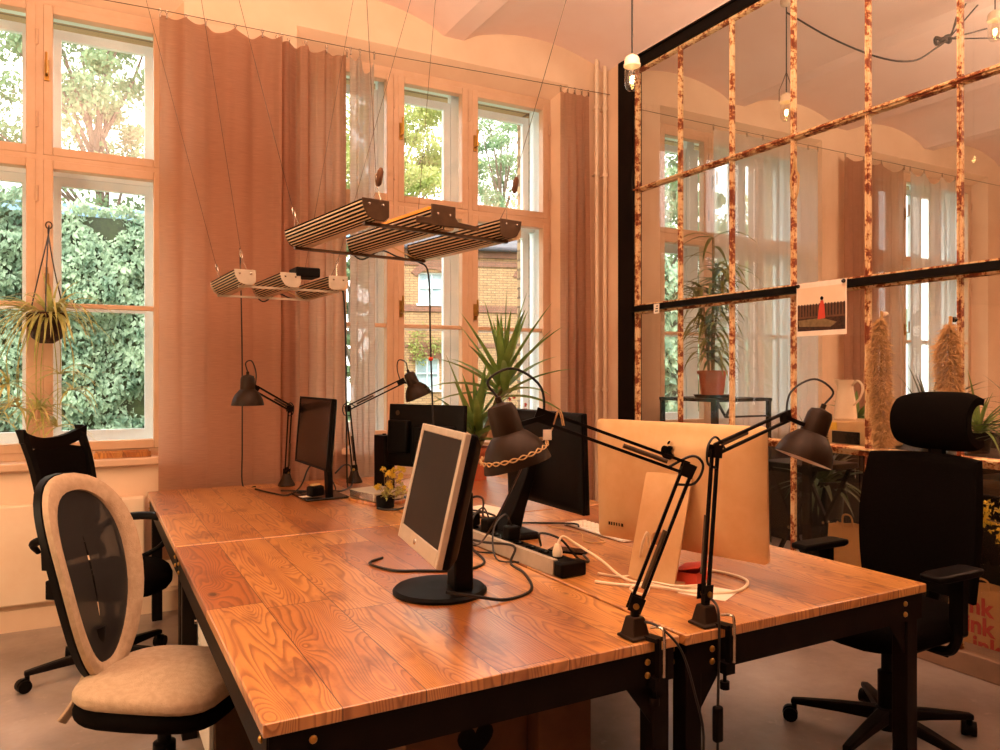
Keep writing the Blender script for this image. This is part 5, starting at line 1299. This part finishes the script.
# plants on the bench
def tuft(label, c, n, L, w_, mat, seed, potm='black', cat='plant', dr=1.2, r=.07, h=.11, name='potted_plant'):
    t = thing(name, label, cat, c, 0); pot(t, c, r, h, potm); rnd = random.Random(seed); m = MB()
    for i in range(n):
        a = rnd.uniform(0, 6.28); el = rnd.uniform(.2, 1.35)
        d = V((math.cos(a)*math.cos(el), math.sin(a)*math.cos(el), math.sin(el)))
        if c[0]+d.x*L < 3.80: d.x = abs(d.x)
        if c[1]+d.y*L > 4.80: d.y = -abs(d.y)
        blade(m, V(c)+V((0, 0, h*.9)), d, L*rnd.uniform(.6, 1.1), w_, dr*rnd.uniform(.5, 1.3))
    build('leaves', m, mat, t, True, recalc=False); return t
tuft('dark leaved potted plant behind the left dried grass bunch', (4.22, 2.62, 1.001), 34, .42, .03, 'leaf_dark', 1)
tuft('spiky green potted plant between the two dried grass bunches', (4.2, 2.34, 1.001), 30, .40, .026, 'leaf_yucca', 2)
tuft('dark potted plant right of the headrest behind the glass', (4.15, 2.02, 1.001), 30, .40, .034, 'leaf_dark', 3)
tuft('dry tangled potted plant behind the headrest opening', (4.0, 1.78, 1.001), 40, .30, .010, 'straw', 4, dr=2.)
tuft('small round leaved potted plant left of the white jug', (4.3, 3.16, 1.001), 9, .30, .07, 'leaf_yucca', 6, r=.06)
tuft('dark leaved floor plant beside the black steel stand', (4.92, 3.9, 0.001), 40, .55, .06, 'leaf_dark', 9, r=.17, h=.62, dr=1.5)
# folding X stand, stool, bags
t = thing('folding_stand', 'black folding stand with crossed legs behind the partition', 'stand', (4.25, 3.45, 0), 0)
build('top', MB().bb(4.05, 4.5, 3.28, 3.72, .80, .835), 'black', t, True, bevel=.005)
for x in (4.1, 4.44):
    build('crossed_leg', MB().bar((x, 3.30, .80), (x, 3.70, 0.012), .022, .022), 'blacksteel', t, True); build('crossed_leg', MB().bar((x+.026, 3.70, .80), (x+.026, 3.30, .012), .022, .022), 'blacksteel', t, True)
    build('bolt', MB().cyl((x-.014, 3.50, .406), (x+.042, 3.50, .406), .012, seg=10), 'steel', t, True)
def bag(label, c, s, rz, mat, text=None, handle=True):
    t = thing('paper_bag', label, 'bag', c, rz); sx, sy, sz = s; rnd = random.Random(3); rings = []
    for j in range(7):
        v = j/6; r = []
        for i in range(24):
            k = i/24*4; e = int(k); f = k-e
            cs = [(-1, -1), (1, -1), (1, 1), (-1, 1), (-1, -1)]; a, b = cs[e], cs[e+1]
            x, y = a[0]+(b[0]-a[0])*f, a[1]+(b[1]-a[1])*f
            x *= sx/2*(1-.25*v*v); y *= sy/2*(1+.02*v)
            r.append((x+rnd.uniform(-.004, .004)*(j > 0), y+rnd.uniform(-.004, .004)*(j > 0), sz*v+(rnd.uniform(-.008, .008) if j == 6 else 0)))
        rings.append(r)
    m = MB().loft(rings, True, False); m._f([m.b.verts[i] for i in []]) if False else None
    build('body', m, mat, t, ang=20)
    if handle: build('handle', MB().tube(smooth_path([(-sx*.36, -.03, sz*.98), (-.01-sx*.36, -.02, sz*1.13), (-.01-sx*.36, .03, sz*1.13), (-sx*.36, .04, sz*.98)]), .006, 6, flat=.5), mat, t)
    if text:
        for k, (z, off) in enumerate(((.66, .02), (.40, .01), (.14, -.03))):
            cu = bpy.data.curves.new('lettering', 'FONT'); cu.body = text; cu.size = .118; cu.extrude = .0008; cu.offset = .0035; cu.align_x = 'CENTER'
            ob = bpy.data.objects.new('lettering_tmp', cu); COL.objects.link(ob); bpy.context.view_layer.update()
            me = bpy.data.meshes.new_from_object(ob.evaluated_get(bpy.context.evaluated_depsgraph_get())); bpy.data.objects.remove(ob)
            me.transform(Matrix(((0, 0, -1, -(sx/2)*(1-.25*(z+.05)**2)-.006), (-1, 0, 0, off), (0, 1, 0, sz*z), (0, 0, 0, 1))))
            lo = bpy.data.objects.new('lettering', me); COL.objects.link(lo); me.materials.clear(); me.materials.append(M['redprint']); lo.parent = t
    return t
bag('brown paper bag printed with large red letters at the foot of the partition', (3.94, 2.13, .0), (.17, .34, .36), math.radians(-4), 'brownpaper', 'ink')
bag('plain brown paper bag on the floor behind the partition, left of the chair back', (4.1, 3.02, .0), (.16, .26, .50), .1, 'brownpaper')
# dark low cabinet under the far windows
t = thing('sideboard', 'long dark sideboard under the windows of the room behind the glass', 'cabinet', (6.6, 4.62, 0), 0)
build('body', MB().bb(5.2, 8.6, 4.42, 4.84, .06, .80), 'black', t, True, bevel=.006)
for k in range(4): 
    d = build('door', MB().bb(5.22+.845*k, 6.045+.845*k, 4.405, 4.42, .08, .78), 'blacksteel', t, True, bevel=.003)
    build('handle', MB().cyl((5.98+.845*k, 4.395, .5), (5.98+.845*k, 4.395, .62), .006, seg=8), 'steel', d, True)
for x in (5.3, 8.5): build('foot', MB().bb(x-.03, x+.03, 4.45, 4.8, 0, .06), 'black', t, True)
# dark tables in the middle of that room
for i, (x0, x1, y0, y1, lb) in enumerate(((5.2, 6.9, 2.1, 3.4, 'dark work table in the middle of the room behind the glass'), (5.4, 7.2, .3, 1.6, 'dark work table deeper in the room behind the glass'))):
    t = thing('work_table', lb, 'table', ((x0+x1)/2, (y0+y1)/2, 0), 0)
    build('top', MB().bb(x0, x1, y0, y1, .72, .75), 'black', t, True, bevel=.003)
    build('modesty_panel', MB().bb(x0+.06, x0+.08, y0+.08, y1-.08, .08, .72), 'black', t, True)
    for x in (x0+.04, x1-.04):
        for y in (y0+.04, y1-.04): build('leg', MB().bb(x-.025, x+.025, y-.025, y+.025, 0, .72), 'blacksteel', t, True)
# yellow sprig in a floor vase beside the headrest chair
t = thing('vase', 'tall dark floor vase holding a yellow flowering sprig at the right edge', 'vase', (3.45, 1.62, 0), 0)
build('body', MB().lathe([(.07, 0), (.075, .01), (.085, .3), (.06, .5), (.035, .6), (.04, .64), (.034, .64), (.028, .6), (.001, .3)], (3.45, 1.62, 0), seg=24), 'blackgloss', t, True)
sm = MB(); rnd = random.Random(6)
for e in ((3.5, 1.92, .78), (3.5, 1.88, .83), (3.47, 1.80, .80), (3.44, 1.7, .92), (3.5, 1.86, .73)):
    sm.tube(smooth_path([(3.45, 1.62, .5), (3.455, 1.65, .68), ((3.45+e[0])/2, (1.62+e[1])/2+.02, e[2]-.02), e]), .003, 5)
    fm = MB()
    for i in range(16): leafcloud(fm, rnd, V(e)+V((rnd.gauss(0, .014), rnd.gauss(0, .02), rnd.gauss(0, .018))), .012, 1, .022)
    build('flower', fm, 'leaf_yellow', t, True, flat=True, recalc=False)
build('stems', sm, 'stem', t, True)
# ------------------------------------------------------------------ LIGHT
def area(name, loc, tgt, size, power, col, sy=None):
    l = bpy.data.lights.new(name, 'AREA'); l.energy = power; l.color = col; l.size = size
    if sy: l.shape = 'RECTANGLE'; l.size_y = sy
    o = bpy.data.objects.new(name, l); COL.objects.link(o); o.location = loc
    o.rotation_euler = (V(tgt)-V(loc)).to_track_quat('-Z', 'Y').to_euler(); return o
area('room_fill', (.95, 1.5, 2.75), (.95, 1.5, 4), 3.0, 318, (1, .73, .53), 1.9)  # unseen warm fill added to brighten ceiling and walls, not a room fitting
area('side_fill', (-2.05, 2.6, 1.7), (.2, 4.6, .5), 1.0, 62, (1, .76, .47), 1.2)  # unseen area light put in to lift the lower left wall and floor
area('next_room_fill', (6.3, .5, 3.0), (6.3, .5, 4), 1.8, 390, (1, .72, .50), 1.8)  # added fill, out of view, brightens the room behind the glass
sun = bpy.data.lights.new('sun', 'SUN'); sun.energy = 3.6; sun.color = (1, .97, .90); sun.angle = .02
so = bpy.data.objects.new('sun', sun); COL.objects.link(so); so.rotation_euler = (math.radians(42), 0, math.radians(-28))
wd = bpy.data.worlds.new('world'); scn.world = wd; wd.use_nodes = True
nt = wd.node_tree; nt.nodes.clear()
bg = nt.nodes.new('ShaderNodeBackground'); wo = nt.nodes.new('ShaderNodeOutputWorld')
bg.inputs[0].default_value = (1.0, .97, .90, 1); bg.inputs[1].default_value = 5.5
nt.links.new(bg.outputs[0], wo.inputs[0])
scn.view_settings.view_transform = 'Standard'; scn.view_settings.look = 'None'
scn.view_settings.gamma = 1; scn.view_settings.use_curve_mapping = False; scn.view_settings.exposure = 0

# ------------------------------------------------------------------ GROUPS OF REPEATED THINGS
GR = {'wooden_desk': 'pine desks pushed together', 'office_chair': 'office chairs round the desks', 'desk_lamp': 'black desk lamps', 'curtain': 'curtains on wires at the windows',
      'heating_pipe': 'heating pipes in the corner', 'hanging_light': 'hanging lights over the desks', 'pendant_lamp': 'bare bulb pendants', 'monitor': 'monitors on the desks', 'cable': 'loose cables',
      'magnet': 'magnets on the partition', 'potted_plant': 'potted plants behind the glass', 'cardboard_box': 'boxes under the desks', 'paper_bag': 'paper bags behind the partition',
      'power_adapter': 'adapters on the socket strip', 'dried_pampas': 'dried grass bunches on the partition', 'paper_sheet': 'loose papers on the desks', 'curtain_wire': 'curtain wires',
      'work_table': 'dark tables behind the glass', 'ivy_hedge': 'ivy hedges in the yard', 'flower_pot': 'small flower pots'}
for o in list(COL.objects):
    b = o.name.split('.')[0]
    if o.parent is None and b in GR and 'label' in o.keys() and 'group' not in o.keys(): o['group'] = GR[b]
